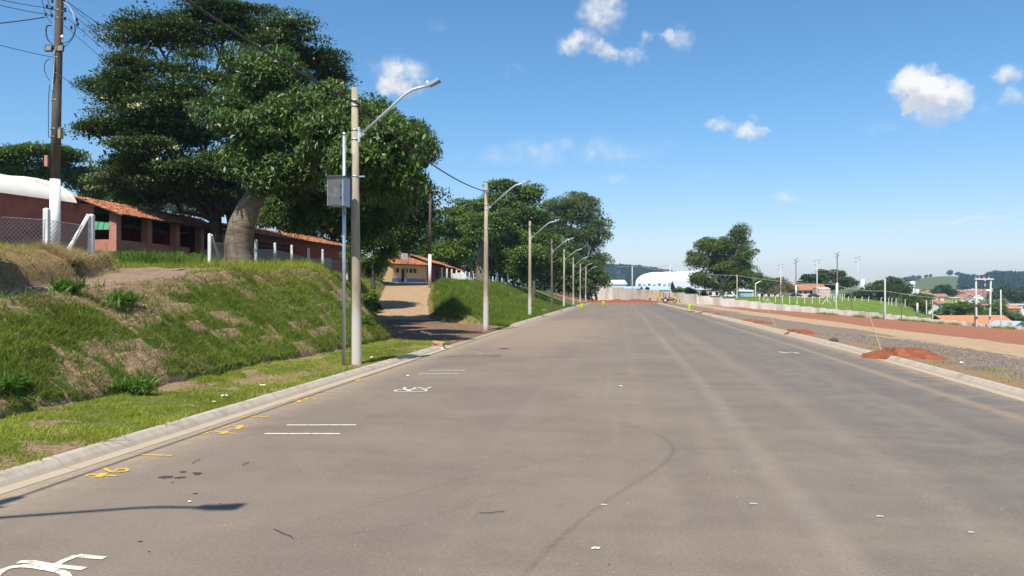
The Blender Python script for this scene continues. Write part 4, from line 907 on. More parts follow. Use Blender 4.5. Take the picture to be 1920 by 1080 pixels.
f1 = [(*W(px, py, d)[:2], W(px, py, d)[2]) for px, py, d in ((-110, 470, 19.5), (-12, 473, 20.8), (87, 475, 22.2), (171, 483, 23.8))]
fence('chain_link_fence', 'chain link fence with white posts in front of the red hall', f1, [1.33, 1.33, 1.36, 1.40], meshh=.95, pitch=.13,
      braces=[(W(166, 403, 23.7), W(124, 476, 22.9))], pw=.072)
f2 = [(*W(px, py, d)[:2], W(px, py, d)[2]) for px, py, d in ((393, 494, 32), (437, 494, 34.2), (480, 502, 36.2), (515.5, 501, 38.7), (547, 507, 41.3), (578.5, 512, 44), (605, 513, 47), (651, 516, 51)) ]
fence('chain_link_fence', 'chain link fence with white posts beside the big leaning trunk', f2, [1.3, 1.2, 1.38, 1.28, 1.42, 1.5, 1.55, 1.5], meshh=.85, braces=[(W(396, 441, 32.2), W(411, 484, 33.4))], pw=.06)
f3 = []
for px, d in ((828.5, 74), (838, 77), (847, 80), (856, 83.5), (865, 87), (873, 91), (880, 95), (888, 99), (905, 104), (912, 107), (918, 110), (924, 113), (930, 117), (941, 121), (945, 125)):
    x_ = (px-CX)/F*d; f3.append((x_, d, hz(x_, d)))
fence('chain_link_fence', 'white post fence on the crest beyond the yellow house', f3, 1.42, meshh=.95, pw=.075, pitch=.16)
for k, (i, r_) in enumerate(((3, .38), (4, .55))):
    x_, y_, z_ = f3[i]; b = B(); pts = [(x_+(-.12 if k == 0 else 0)+r_*(1+.14*math.sin(6*a))*math.cos(a), y_-.1, z_+.72+r_*(1+.14*math.sin(6*a))*math.sin(a)) for a in np.linspace(0, 2*math.pi, 36, endpoint=False)]
    b.extrude(pts, (0, .03, 0)); o = b.build('flower_panel', MAT['post_white'], loc=(x_, y_, z_+.72)); setp(o, ['smaller white flower shaped panel tied to the crest fence', 'larger white flower shaped panel tied to the crest fence'][k], 'panel', 'flower panels on the crest fence')
# ================================================================== STREET LAMPS AND POLES
def lamp_proto():
    t_ = thing('street_lamp', 'street lamp', 'street lamp', (0, 0, 0), 'street lamps along the left kerb')
    b = B(); b.tube([(0, 0, -.7), (0, 0, .02), (.0, 0, 3.5), (0, 0, 7.28)], [.150, .147, .115, .082], 14); b.build('pole', MAT['pole'], t_, True)
    zb = 6.02
    b = B(); b.box(.085, .135, -.035, .035, zb-.17, zb+.22); b.quadbox([(.13, -.03, zb-.06), (.25, -.03, zb+.02), (.25, .03, zb+.02), (.13, .03, zb-.06), (.13, -.03, zb+.08), (.25, -.03, zb+.1), (.25, .03, zb+.1), (.13, .03, zb+.08)]); b.build('bracket', MAT['galv_light'], t_)
    b = B(); b.tube([(.2, 0, zb+.05), (1.35, 0, zb+1.0), (1.55, 0, zb+1.12), (1.75, 0, zb+1.17), (1.95, 0, zb+1.20)], [.036, .034, .034, .033, .032], 10); b.build('arm', MAT['galv_light'], t_, True)
    hd_ = B(); a = math.radians(24); c = np.array((1.93, 0, zb+1.2)); ex = np.array((math.cos(a), 0, math.sin(a))); ez = np.array((-math.sin(a), 0, math.cos(a)))
    def q(x_, y_, z_): return tuple(c+ex*x_+np.array((0, y_, 0))+ez*z_)
    hd_.quadbox([q(0, -.05, -.03), q(.40, -.10, -.045), q(.40, .10, -.045), q(0, .05, -.03), q(0, -.04, .04), q(.38, -.09, .035), q(.38, .09, .035), q(0, .04, .04)])
    ho = hd_.build('lamp_head', MAT['galv'], t_)
    b = B(); b.quadbox([q(.10, -.075, -.062), q(.39, -.09, -.064), q(.39, .09, -.064), q(.10, .075, -.062), q(.10, -.07, -.035), q(.39, -.085, -.044), q(.39, .085, -.044), q(.10, .07, -.035)]); b.build('lens', MAT['lens'], ho)
    b = B(); b.tube([q(.08, 0, .03), q(.08, 0, .11)], [.045, .035], 10); b.build('photocell', MAT['white_paint'], ho)
    for z_, r_ in ((zb-.1, .104), (zb+.15, .102), (zb+.78, .10), (zb+.92, .098), (4.95, .110)):
        b = B(); b.tube([(0, 0, z_-.018), (0, 0, z_+.018)], r_, 14); b.build('clamp_band', MAT['galv'], t_, True)
    b = B(); b.box(.08, .2, -.02, .02, zb+.74, zb+.78); b.tube([(.16, 0, zb+.745), (.16, 0, zb+.60)], .022, 8); b.build('insulator', MAT['cable'], t_)
    b = B(); b.box(.1, .26, -.015, .015, 4.93, 4.965); b.build('hook', MAT['galv'], t_)
    return t_
LAMPS = [(-6.30, 3.0, .12, 'offframe'), (-4.07, 19.4, .08, 'street lamp on a pale concrete pole beside the grey metal cabinet'), (-1.34, 37.9, .30, 'second street lamp from the camera, standing at the mouth of the dirt driveway'),
  (1.37, 57.0, .20, 'street lamp on the grassy bank, third along the kerb, slim pale pole'), (4.05, 75.0, .12, 'street lamp by the roadside trees, its pole coloured dark for their shade'),
  (6.45, 92.0, .06, 'street lamp by the tree shade with its pale pole just past the dark one'), (9.35, 113, .03, 'street lamp standing just left of the nearer lime drum'),
  (12.6, 137, .0, 'street lamp behind the nearer lime drum near the end of the road'), (15.2, 153, .0, 'slim street lamp second from the end of the row'), (17.7, 170, .0, 'last street lamp of the row in front of the far wall')]
lp = lamp_proto(); TILT = [0, -.55, .2, .1, -.3, .2, -.1, .2, .6, -.2]
th_r = -math.atan2(ST, CT)
for i, (x_, y_, z_, lab) in enumerate(LAMPS):
    if i == 0:
        o = lp; o.location = np.array((x_, y_, z_))*U; o.rotation_euler = (0, 0, th_r); o['label'] = 'street lamp standing beside the viewer whose shadow lies on the asphalt'
    else:
        o = dup(lp, (x_, y_, z_), lab, rotz=th_r+random.uniform(-.06, .06)); o.rotation_euler[1] = math.radians(TILT[i])*.8
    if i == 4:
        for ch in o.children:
            if ch.name.startswith('pole'): ch.data = ch.data.copy(); ch.data.materials[0] = MAT['pole_dark']  # tree shade on this lamp put into the pole as a dark material
# galvanised post with metal cabinet
up = Gd(645, 684.5, .13); mp_ = thing('meter_post', 'thin galvanised post carrying a grey metal cabinet beside the nearest lamp', 'utility post', up)
d_ = up[1]; zt = HC+(YH-250)/F*d_
b = B(); b.tube([(up[0], up[1], -.3), (up[0], up[1], zt)], .048, 14); b.build('post', MAT['galv'], mp_, True)
b = B(); b.tube([(up[0], up[1], zt-.05), (up[0], up[1], zt+.02)], .053, 14); b.build('cap', MAT['galv'], mp_, True)
za, zc_ = HC+(YH-389)/F*d_, HC+(YH-336)/F*d_; xa, xb_ = (621-CX)/F*d_, (650-CX)/F*d_
b = B(); b.quadbox([(xa, up[1]-.42, za), (xb_+.02, up[1]-.48, za), (xb_+.10, up[1]-.055, za), (xa+.10, up[1]-.055, za), (xa, up[1]-.42, zc_), (xb_+.02, up[1]-.48, zc_), (xb_+.10, up[1]-.055, zc_), (xa+.10, up[1]-.055, zc_)])
cb = b.build('cabinet', MAT['cabinet_side'], mp_)
b = B(); b.quadbox([(xa+.015, up[1]-.436, za+.015), (xb_-.02, up[1]-.492, za+.015), (xb_-.02, up[1]-.470, za+.015), (xa+.015, up[1]-.415, za+.015), (xa+.015, up[1]-.436, zc_-.03), (xb_-.02, up[1]-.492, zc_-.03), (xb_-.02, up[1]-.470, zc_-.03), (xa+.015, up[1]-.415, zc_-.03)]); b.build('cabinet_door', MAT['cabinet'], cb)
b = B(); b.quadbox([(xa-.03, up[1]-.47, zc_), (xb_+.05, up[1]-.53, zc_), (xb_+.13, up[1]-.03, zc_+.015), (xa+.09, up[1]-.03, zc_+.015), (xa-.03, up[1]-.47, zc_+.022), (xb_+.05, up[1]-.53, zc_+.022), (xb_+.13, up[1]-.03, zc_+.037), (xa+.09, up[1]-.03, zc_+.037)]); b.build('lid', MAT['cabinet'], cb)
for z_ in (za+.2, zc_-.22):
    b = B(); b.tube([(xb_-.045, up[1]-.50, z_-.015), (xb_-.045, up[1]-.50, z_+.015)], .014, 6); b.build('hinge', MAT['black'], cb)
b = B(); b.tube([(up[0]+.05, up[1]-.02, za), (up[0]+.09, up[1]-.03, za-.12), (up[0]+.06, up[1]-.04, za-.2), (up[0]+.02, up[1]-.05, za-.12)], .012, 6); b.build('cable_tail', MAT['cable'], mp_)

# large utility pole on the mound
P0 = W(102.5, 478, 23.4); up_ = thing('utility_pole', 'tall weathered utility pole with a white painted foot, floodlights and cable loops', 'utility pole', P0)
def PP(px, py, dy=0): q = W(px, py, 23.4); q[1] += dy; return q
b = B(); b.tube([PP(102.3, 498), PP(103, 336)], [.160, .150], 18); b.build('painted_foot', MAT['white_paint'], up_, True)
b = B(); b.tube([PP(102.9, 338), PP(105, 200), PP(110, 0), PP(112, -70)], [.147, .132, .112, .102], 18); b.build('shaft', MAT['pole_dark'], up_, True)
for (px, s_) in ((97.5, -1), (119, 1)):
    b = B(); c = PP(px, 93, -.18); sx_ = .12 if s_ < 0 else .10; tl = .06
    b.quadbox([c+(-sx_, -.05, -.11), c+(sx_*.8, -.05+tl*s_*.3, -.11), c+(sx_*.8, .02, -.11), c+(-sx_, .02, -.11), c+(-sx_-.015, .0, .11), c+(sx_*.8, 0, .11), c+(sx_*.8, .07, .11), c+(-sx_-.015, .07, .11)])
    fo = b.build('floodlight', MAT['black'], up_)
    b = B(); b.poly([c+(-sx_*.85, -.051, -.085), c+(sx_*.65, -.051+tl*s_*.3, -.085), c+(sx_*.65, -.008, .085), c+(-sx_*.85, -.008, .085)]); b.build('floodlight_glass', MAT['lens'], fo)
    b = B(); b.tube([c+(0, .05, 0), c+(-s_*.12, .1, .02)], .02, 6); b.build('floodlight_arm', MAT['black'], fo)
b = B(); b.tube([PP(118.5, 80, -.1), PP(118.5, 66, -.1)], [.012, .012], 6); b.build('sensor_stem', MAT['white_paint'], up_)
b = B(); b.lathe(PP(118.5, 71, -.1), [(.01, -.02), (.05, -.01), (.045, .03), (.02, .06)], 10); b.build('sensor', MAT['white_paint'], up_)
for (px, py) in ((98, 15), (97, 29), (98, 2), (122, 18), (122, 35), (120, 2), (88, 12), (86, 27), (134, 52), (146, 45), (144, 37)):
    b = B(); c = PP(px, py, -.05); b.lathe(c, [(.012, -.06), (.04, -.045), (.02, -.02), (.042, 0), (.02, .02), (.038, .04), (.012, .06)], 8); b.build('insulator', MAT['black'], up_)
b = B()
for py in (17, 29): b.tube([PP(86, py-2, -.05), PP(124, py+5, -.05)], .016, 6)
b.build('crossarm', MAT['rust_mast'], up_)
for py in (18, 33, 107, 137, 187, 241, 256):
    b = B(); b.tube([PP(109.5-py*.026, py), PP(109.5-py*.026, py+2.2)], .116+.026*py/250, 16); b.build('strap_band', MAT['grey_metal'], up_, True)
loops = [[(100, 50), (92, 52), (91, 66), (95, 78), (102, 84)], [(99, 112), (90, 118), (88, 132), (92, 145), (98, 153)], [(114, 92), (124, 90), (136, 80), (144, 66), (147, 48)], [(114, 84), (128, 82), (138, 74), (144, 60), (143, 46)], [(113, 142), (118, 146), (119, 151), (114, 157)],
  [(113, 165), (118, 178), (119, 200), (115, 222), (113, 240)], [(98, 160), (96, 180), (95.5, 215), (96, 260)], [(112, 90), (106, 98), (106, 120), (104, 150), (103, 170)], [(108, 92), (104, 105), (107, 130), (104, 160)], [(122, 6), (132, 12), (138, 22), (142, 32), (144, 40)], [(80, -10), (84, 8), (88, 24), (92, 34), (101, 46)], [(92, -2), (96, 10), (99, 22), (101, 30)]]
for k, Lp in enumerate(loops):
    P_ = smooth_line([PP(x_, y_, -.16) for x_, y_ in Lp], 5); b = B(); b.tube(P_, .018 if k in (0, 4, 5) else .010, 6); b.build('cable_loop', MAT['post_white' if k in (7, 9) else 'cable'], up_)
b = B(); c = PP(114, 250, -.02); b.box(c[0]-.03, c[0]+.05, c[1]-.12, c[1]+.05, c[2]-.17, c[2]+.17); b.build('junction_box', MAT['pole'], up_)
b = B(); c = PP(92, 303, -.05); b.box(c[0]-.05, c[0]+.05, c[1]-.14, c[1]+.02, c[2]-.17, c[2]+.17); b.build('meter_box', MAT['pink'], up_)
def span(name, label, a, c, sag, r, mat, group=None, n=16):
    a = np.array(a, float); c = np.array(c, float); pts = []
    for i in range(n+1):
        t_ = i/n; q = a*(1-t_)+c*t_; q[2] -= sag*4*t_*(1-t_); pts.append(q)
    b = B(); b.tube(pts, r, 5); o = b.build(name, mat, loc=a); return setp(o, label, 'cable', group)
g_ = 'wires of the tall utility pole'
for k, (pa, pc, lab) in enumerate((((124, 2), (640, 322), 'topmost thick wire from the tall pole down into the trees'), ((122, 4), (600, 345), 'thin wire just under the topmost one from the tall pole'), ((126, 19), (610, 372), 'wire from the upper insulator right of the tall pole'), ((126, 34), (600, 392), 'wire from the lower insulator right of the tall pole'), ((118, 46), (560, 380), 'fine wire leaving under the insulators right of the tall pole'))):
    span('overhead_cable', lab, PP(*pa), W(*pc, 55), .5, .012 if k == 0 else .008, MAT['cable'], g_)
span('overhead_cable', 'single low wire from the tall pole to the flat crowned tree', PP(113, 142), W(290, 232, 40), .25, .009, MAT['cable'], g_)
for k, (pa, pc, lab) in enumerate((((98, 15), (-160, -48), 'wire running left off the tall pole, uppermost'), ((88, 26), (-160, -42), 'wire running left off the tall pole, second one down'), ((82, 31), (-200, 47), 'doubled service wire drooping left off the tall pole'), ((101, 107), (-200, 18), 'wire running left off the tall pole below the floodlights'))):
    span('overhead_cable', lab, PP(*pa), W(*pc, 20), .12, .010 if k != 2 else .016, MAT['cable'], g_)
# cable strung along the street lamps
tops = [np.array((x_, y_, z_+6.85)) for x_, y_, z_, _ in LAMPS]
labs = ['twisted cable from over the viewer to the nearest street lamp', 'twisted cable between the nearest and the second street lamp', 'twisted cable between the second and the third street lamp', 'cable between the third and the dark street lamp', 'cable between the dark street lamp and the next pale one']
for k in range(5):
    a, c = tops[k]+(.05, 0, 0), tops[k+1]+(.05, 0, 0); span('overhead_cable', labs[k], a, c, .38, .026, MAT['cable'], 'cables along the street lamps', 20)
# other poles among the trees
def foot_pole(label, px, pyb, pyt, d, band, r0, r1, mat, arms=True):
    a = W(px, pyb, d); t_ = thing('utility_pole', label, 'utility pole', a); c = W(px+.5, pyt, d); w_ = W(px, band, d)[2]
    b = B(); b.tube([(a[0], a[1], a[2]-.6), (a[0], a[1], w_)], [r0*1.08, r0*1.04], 12); b.build('painted_foot', MAT['white_paint'], t_, True)
    b = B(); b.tube([(a[0], a[1], w_-.02), tuple(c)], [r0, r1], 12); b.build('shaft', mat, t_, True)
    if arms:
        for k in (.35, .7, 1.6):
            b = B(); b.lathe((c[0]-.16, c[1]-.1, c[2]-k), [(.02, -.07), (.07, 0), (.02, .07)], 8); b.build('insulator', MAT['white_paint'], t_)
foot_pole('dark utility pole with a white foot at the top of the driveway', 806, 527, 345, 63, 477, .125, .085, MAT['pole_dark'])
foot_pole('dark utility pole with white foot behind the crest fence', 932, 537, 462, 108, 511, .15, .11, MAT['pole_dark'])
foot_pole('thin dark pole with white foot deep in the tree shade', 952, 540, 458, 112, 512, .10, .08, MAT['pole_dark'])
# cable between driveway pole and trees
span('overhead_cable', 'fine wire from the driveway pole up to the leafy tree', W(806, 352, 63), W(700, 300, 45), .2, .008, MAT['cable'])

# ================================================================== TREES, LEFT
BIG = pb(45, [(290, 62, 112, 66), (420, 48, 130, 66, 2), (535, 72, 82, 60), (598, 122, 58, 45, 1), (246, 140, 66, 66, -2), (350, 160, 110, 80, -2), (470, 170, 110, 80, 2), (600, 185, 58, 40, 3), (222, 235, 80, 40, -2), (170, 240, 44, 36, -3),
  (320, 250, 110, 62, -1), (240, 312, 75, 45, -2), (205, 345, 45, 34), (330, 330, 110, 50, 1), (425, 330, 75, 55, 2), (270, 372, 70, 28, 2), (480, 260, 75, 75, 3), (380, 375, 70, 26, 3), (620, 150, 40, 30, 2), (232, 192, 66, 36, -1), (290, 205, 80, 40, -3), (275, 275, 80, 36, -4), (345, 315, 80, 40, -4), (425, 300, 60, 45, -3), (300, 345, 80, 26, -3), (405, 365, 50, 26, -2), (190, 165, 36, 24, 0)])
tb = np.array((-17.6, 45.5, 3.2))
bigt = tree('umbrella_tree', 'huge dark tree with layered flat foliage behind the tile roof', tb, BIG, 500, 1.35, 300000, .15, .52, LG, MAT['bark_dark'], .42, fork=.35, flat=.27, droop=.0, upb=.95, lay=.8, shell=.15, nlimb=60, cv=.5, inner=.04, lr=.35)
b = B()
for (dx, dy, px, py) in ((.5, .4, 415, 300), (-.4, .2, 400, 280), (.9, -.2, 440, 250), (1.2, .5, 470, 200)): limb(b, tb+(dx, dy, -.3), W(px, py, 46), .28, .16, 8, .03)
b.build('side_trunk', MAT['bark_dark'], bigt, True)
cl_ = clumps_in(BIG, 90, .9, .3, .8); cl_[:, 2] -= .15; v, f, ti = leaf_arrays(cl_, 2600, .20, .5, 0, 1.6, cv=.2); add('pod_highlights', v, f, LGW, bigt, False, ti)  # pale pods stand in for bright highlights on the pad tops
FR = pb(36.5, [(500, 150, 85, 58, 0), (420, 215, 72, 50, -2), (590, 205, 100, 62, -3), (500, 250, 110, 55, -3), (690, 235, 78, 58, -5), (755, 280, 62, 52, -5), (700, 290, 80, 50, -9), (640, 290, 100, 55, -5), (545, 320, 70, 35, -3), (720, 330, 80, 48, -7), (640, 375, 80, 45, 2), (750, 355, 50, 40, -3), (690, 250, 80, 50, 3), (740, 300, 60, 50, 5), (470, 120, 60, 30, 1), (500, 340, 55, 30, -3), (455, 310, 50, 40, -3), (550, 350, 60, 30, 1), (785, 290, 36, 36, 4), (772, 255, 36, 30, 2), (665, 310, 75, 40, -10), (725, 265, 70, 45, -9), (735, 340, 60, 36, -9), (665, 350, 60, 30, -8), (620, 250, 70, 45, -8), (690, 250, 70, 45, 3), (740, 300, 50, 40, 5), (590, 330, 70, 60, 5), (690, 400, 90, 55, 6), (560, 400, 70, 40, 7)])
tx, tyb = -12.55, 34.0
TP = [(tx, tyb, 2.7, 1.25), (tx+.02, tyb, 3.1, .98), (tx+.02, tyb, 3.4, .80), (tx, tyb, 3.8, .74), (tx+.02, tyb, 4.4, .73), (tx+.16, tyb, 5.1, .70), (tx+.42, tyb+.1, 5.9, .58), (tx+.72, tyb+.3, 6.6, .46), (tx+.95, tyb+.6, 7.2, .34)]
TP = [tuple(r_) for r_ in np.stack([np.interp(np.linspace(0, 8, 34), range(9), [q[i] for q in TP])*(.84 if i == 3 else 1) for i in range(4)], 1)]
tree('leafy_tree', 'glossy leafy tree on a thick leaning trunk at the bank top', (tx, tyb, 3.15), FR, 400, .78, 200000, .215, .33, LG2, MAT['bark'], .3, limb_mat=MAT['bark_dark'], lr=.28, flat=.8, droop=.75, upb=.45, trunk_pts=TP, shell=.55, nlimb=50, cv=.35, inner=.06)
tree('small_tree', 'small bright green tree behind the nearest street lamp', (*W(700, 530, 50)[:2], 2.6), pb(50, [(690, 430, 45, 45), (720, 470, 32, 35, 1), (670, 480, 35, 35), (705, 400, 28, 20), (700, 500, 30, 24, 1)]), 70, .55, 17000, .17, .36, LG3, MAT['bark_dark'], .12, droop=.4, nlimb=14)
tree('dark_tree', 'dark tree filling the gap behind the leafy tree', (*W(640, 505, 66)[:2], 3), pb(66, [(620, 400, 90, 60), (720, 380, 90, 70, 3), (790, 390, 50, 55, 4), (560, 380, 70, 50), (690, 440, 70, 40, 2), (770, 440, 50, 35, 3)]), 90, 1.6, 42000, .30, .45, LG, MAT['bark_dark'], .35, nlimb=30, inner=.2)
tree('spreading_tree', 'light green spreading tree behind the yellow house', (*W(850, 515, 118)[:2], 3), pb(118, [(845, 420, 55, 40), (800, 430, 38, 45, 2), (880, 395, 40, 28), (865, 460, 45, 38), (900, 440, 35, 45, 3), (820, 475, 42, 26, -2)]), 120, 1.5, 38000, .34, .5, LG3, MAT['bark_dark'], .35, flat=.5, upb=.6)
tree('spreading_tree', 'flat topped tree behind the second street lamp', (*W(915, 528, 100)[:2], 2.9), pb(104, [(945, 348, 38, 14), (990, 365, 45, 24, 2), (930, 390, 50, 36), (985, 410, 60, 45, 2), (905, 425, 40, 32, -9), (935, 415, 40, 40, -8), (960, 460, 60, 40, -4), (1010, 440, 40, 45, 2), (880, 420, 30, 30, -5)]), 170, 1.5, 54000, .33, .45, LG7, MAT['bark'], .45,
     flat=.5, upb=.6, trunk_pts=[(*W(903, 533, 97), 1.0), (*W(903, 520, 97), .82), (*W(903, 490, 97), .76), (*W(907, 465, 98), .66), (*W(912, 448, 99), .5), (*W(920, 440, 101), .35)])
tree('eucalyptus_tree', 'large round crowned olive tree at the end of the left tree row', (*W(1105, 562, 188)[:2], .5), pb(188, [(1085, 390, 48, 34), (1125, 420, 28, 38), (1055, 420, 45, 40), (1095, 445, 50, 38), (1120, 485, 32, 24), (1060, 480, 45, 34), (1100, 505, 35, 22), (1040, 390, 35, 26)]), 170, 2.0, 54000, .46, .40, LG4, MAT['bark_dark'], .5, flat=.62, upb=.5, nlimb=30)
tree('roadside_tree', 'broad dark green tree shading the dark street lamp', (*W(1000, 548, 92)[:2], 1.6), pb(94, [(1000, 480, 45, 30), (960, 480, 45, 30, 3), (1040, 485, 40, 32, 4), (985, 510, 40, 18, 2), (1030, 455, 35, 28, 5)]), 110, 1.1, 34000, .27, .42, LG7, MAT['bark_dark'], .22, flat=.55, upb=.5)
tree('roadside_tree', 'smaller green tree beside the last street lamps', (*W(1118, 562, 165)[:2], .6), pb(165, [(1120, 515, 24, 20), (1105, 500, 22, 18), (1132, 528, 18, 14), (1088, 522, 24, 22)]), 60, 1.2, 11000, .36, .45, LG7, MAT['bark_dark'], .2)
tree('roadside_tree', 'dark low tree between the far street lamps and eucalyptus', (*W(1065, 560, 178)[:2], .9), pb(180, [(1065, 500, 36, 30), (1045, 520, 30, 22, -2), (1090, 515, 28, 24, 3), (1075, 470, 30, 24, 4)]), 70, 1.3, 16000, .34, .45, LG, MAT['bark_dark'], .2)
tree('background_tree', 'dark tree standing behind the crest fence posts', (*W(940, 540, 128)[:2], 2.4), pb(128, [(930, 480, 60, 40), (990, 470, 60, 45, 5), (870, 470, 50, 35, 6), (950, 430, 60, 40, 5)]), 60, 2.4, 16000, .5, .5, LG, MAT['bark_dark'], .4, inner=.25)
for lab, px, d_, L_ in (('dark dense tree mass behind the sheds and crest fence', 850, 150, [(800, 460, 60, 60), (860, 480, 60, 50), (920, 490, 50, 50), (760, 450, 50, 60), (890, 440, 50, 40)]), ('dark dense trees behind the roadside trunks', 1010, 165, [(960, 500, 50, 50), (1010, 510, 50, 45), (1060, 520, 45, 40), (1095, 535, 30, 28)]),
    ('dark woodland tree behind the pavilion roof', 260, 78, [(200, 370, 60, 45), (280, 350, 80, 60), (360, 340, 80, 70), (440, 350, 70, 70), (230, 320, 60, 40)]), ('dark woodland tree behind the classroom block', 560, 84, [(500, 380, 60, 60), (570, 380, 70, 60), (640, 390, 60, 60), (690, 420, 50, 60)])):
    tree('background_tree', lab, (*W(px, 540, d_)[:2], 2.4), pb(d_, L_), 70, 2.2*d_/130, 17000, .42*d_/130+.12, .5, LG, MAT['bark_dark'], .35, inner=.3)
for px, d_ in ((958, 116), (972, 121), (986, 112), (1003, 118), (1016, 110), (1032, 116)):
    pass
UMB = pb(72, [(70, 283, 75, 20), (130, 292, 50, 18, 2), (20, 300, 60, 26), (60, 325, 80, 30, 2), (140, 330, 55, 38, 3), (175, 350, 40, 35, 2), (-50, 310, 70, 40)])
tree('umbrella_tree', 'flat crowned tree rising behind the white barrel roof', (*W(80, 470, 72)[:2], 3.2), UMB, 110, 1.3, 36000, .26, .5, LG7, MAT['bark_dark'], .35, flat=.4, upb=.8, lay=.3)
tree('shrub_tree', 'yellow flowering shrub behind the maroon classroom block', (*W(520, 470, 72)[:2], 3.2), pb(72, [(520, 400, 34, 22), (495, 410, 26, 24), (545, 418, 35, 22)]), 50, .8, 9000, .2, .5, LG5, MAT['bark_dark'], .12, nlimb=8)
tree('shrub_tree', 'mid green shrub row behind the classroom block ridge', (*W(600, 470, 76)[:2], 3.2), pb(76, [(590, 425, 45, 22), (640, 432, 40, 26), (560, 430, 40, 20)]), 60, .9, 12000, .22, .5, LG7, MAT['bark_dark'], .12, nlimb=8)
tree('shrub_tree', 'silvery green shrub behind the pavilion roof', (*W(330, 420, 62)[:2], 3.4), pb(62, [(290, 385, 40, 20), (345, 390, 40, 20), (390, 395, 35, 20), (240, 375, 40, 20)]), 70, .7, 12000, .18, .4, LG6, MAT['bark_pale'], .1, nlimb=14)
for lab, cs in (('leafy weed thicket in front of the lit pavilion gable', ((-20.2, 36.4), (-19.3, 36.2), (-18.5, 36.6), (-19.8, 37.0))), ('shaded weed thicket along the pavilion parapets', ((-17.6, 38.2), (-17.2, 40), (-16.8, 42), (-17.0, 37.2)))):
    bl_ = [(x_, y_, Hs(x_, y_)+.35, .75, .7, .5) for x_, y_ in cs]; tree('bush', lab, (*cs[0], Hs(*cs[0])), bl_, 36, .42, 9000, .15, .4, MAT['weeds'], MAT['bark_dark'], .03, cat='bush', nlimb=6, inner=.05)
tree('shade_tree', 'tree beside the viewer whose shade falls on the mound foot', (-12.8, 13.6, 1.7), [(-12.6, 13.6, 6.0, 1.7, 1.7, 1.2), (-12.2, 14.4, 5.6, 1.3, 1.2, .9)], 40, .7, 5000, .24, .45, LG, MAT['bark_dark'], .16, nlimb=8)
tree('bush', 'drooping leafy bush on the left shoulder of the driveway', (-9.1, 47, Hs(-9.1, 47)), [(-9.0, 47, Hs(-9.0, 47)+.3, .7, .8, .3), (-9.6, 49, Hs(-9.6, 49)+.35, .9, .9, .35), (-8.75, 44.6, Hs(-8.75, 44.6)+.2, .5, .55, .22)], 26, .36, 5200, .17, .4, LG3, MAT['bark_dark'], .04, droop=.8, nlimb=8, cat='bush', inner=.0, fork=.6)
for i, (px, d_, r_, lab) in enumerate(((683, 27.5, .30, 'small dark weed bush on the shaded end of the bank'), (240, 13.2, .24, 'leafy weed at the foot of the bank'), (215, 17.0, .34, 'dark green weed clump on the bank crest right of the grey stake'), (125, 16.3, .30, 'leafy weed clump on the bank crest left of the grey stake'), (10, 11.2, .22, 'weed at the bank foot by the left picture edge'))):
    x_ = (px-CX)/F*d_; z_ = Hs(x_, d_); cl_ = np.array([(x_+rng.normal()*r_*.6, d_+rng.normal()*r_*.6, z_+r_*.5, r_*.7, r_*.7, r_*.55) for _ in range(7)])
    v, f, ti = leaf_arrays(cl_, 520, .20, .16, -.5, .6, rlo=.2); o = thing('weed_plant', lab, 'weed', (x_, d_, z_), 'weeds on the bank'); add('foliage', v, f, MAT['weeds'], o, False, ti)
x_, y_ = (92-CX)/F*16.0, 16.0; z_ = Hs(x_, y_); b = B(); b.tube([(x_, y_, z_-.1), (x_+.01, y_, z_+.30)], .018, 8); o = b.build('stake', MAT['galv'], loc=(x_, y_, z_)); setp(o, 'short grey stake on the bank crest below the utility pole', 'stake')
# ================================================================== BOUNDARY WALL ON THE RIGHT
wall = thing('boundary_wall', 'long pale block wall of stepped panels behind the dirt lot', 'wall', (*W(1230, 566, 165)[:2], 0))
pxs = [1108.0]
while pxs[-1] < 1960: pxs.append(pxs[-1]+2.75*F/max(float(YW(pxs[-1])), 100)/1.0*(.92 if pxs[-1] > 1300 else 1.0))
for i in range(len(pxs)-1):
    a, c = pxs[i], pxs[i+1]; ya, yc = float(YW(a)), float(YW(c)); pa, pc = np.array(((a-CX)/F*ya, ya)), np.array(((c-CX)/F*yc, yc)); m_ = (a+c)/2
    zt = HC+(YH-float(WTOP(m_)))/F*float(YW(m_))+random.uniform(-.03, .03); zl = min(Hs(*pa), Hs(*pc))-.5
    b = B(); d = (pc-pa)/np.linalg.norm(pc-pa); wallq(b, pa+d*.12, pc-d*.12, .16, zl, zt); b.build('panel', MAT['wall_block'], wall)
    b = B(); b.obox(pa, d, (-d[1], d[0]), .12, .13, zl, zt+.06); b.build('pilaster', MAT['wall_block'], wall)
# grass at the wall foot
gx = []; gy = []
for px in (1712, 1735, 1760, 1695, 1788, 1870, 1893, 1545, 1560, 1610, 1645): 
    yw = float(YW(px))-.5; n = 260; gx.append((px-CX)/F*yw+rng.normal(size=n)*.7); gy.append(yw+rng.normal(size=n)*.18)
blades('grass_tufts', np.concatenate(gx), np.concatenate(gy), .42, .09, MAT['grass'], .5, 'green grass clumps along the foot of the block wall')

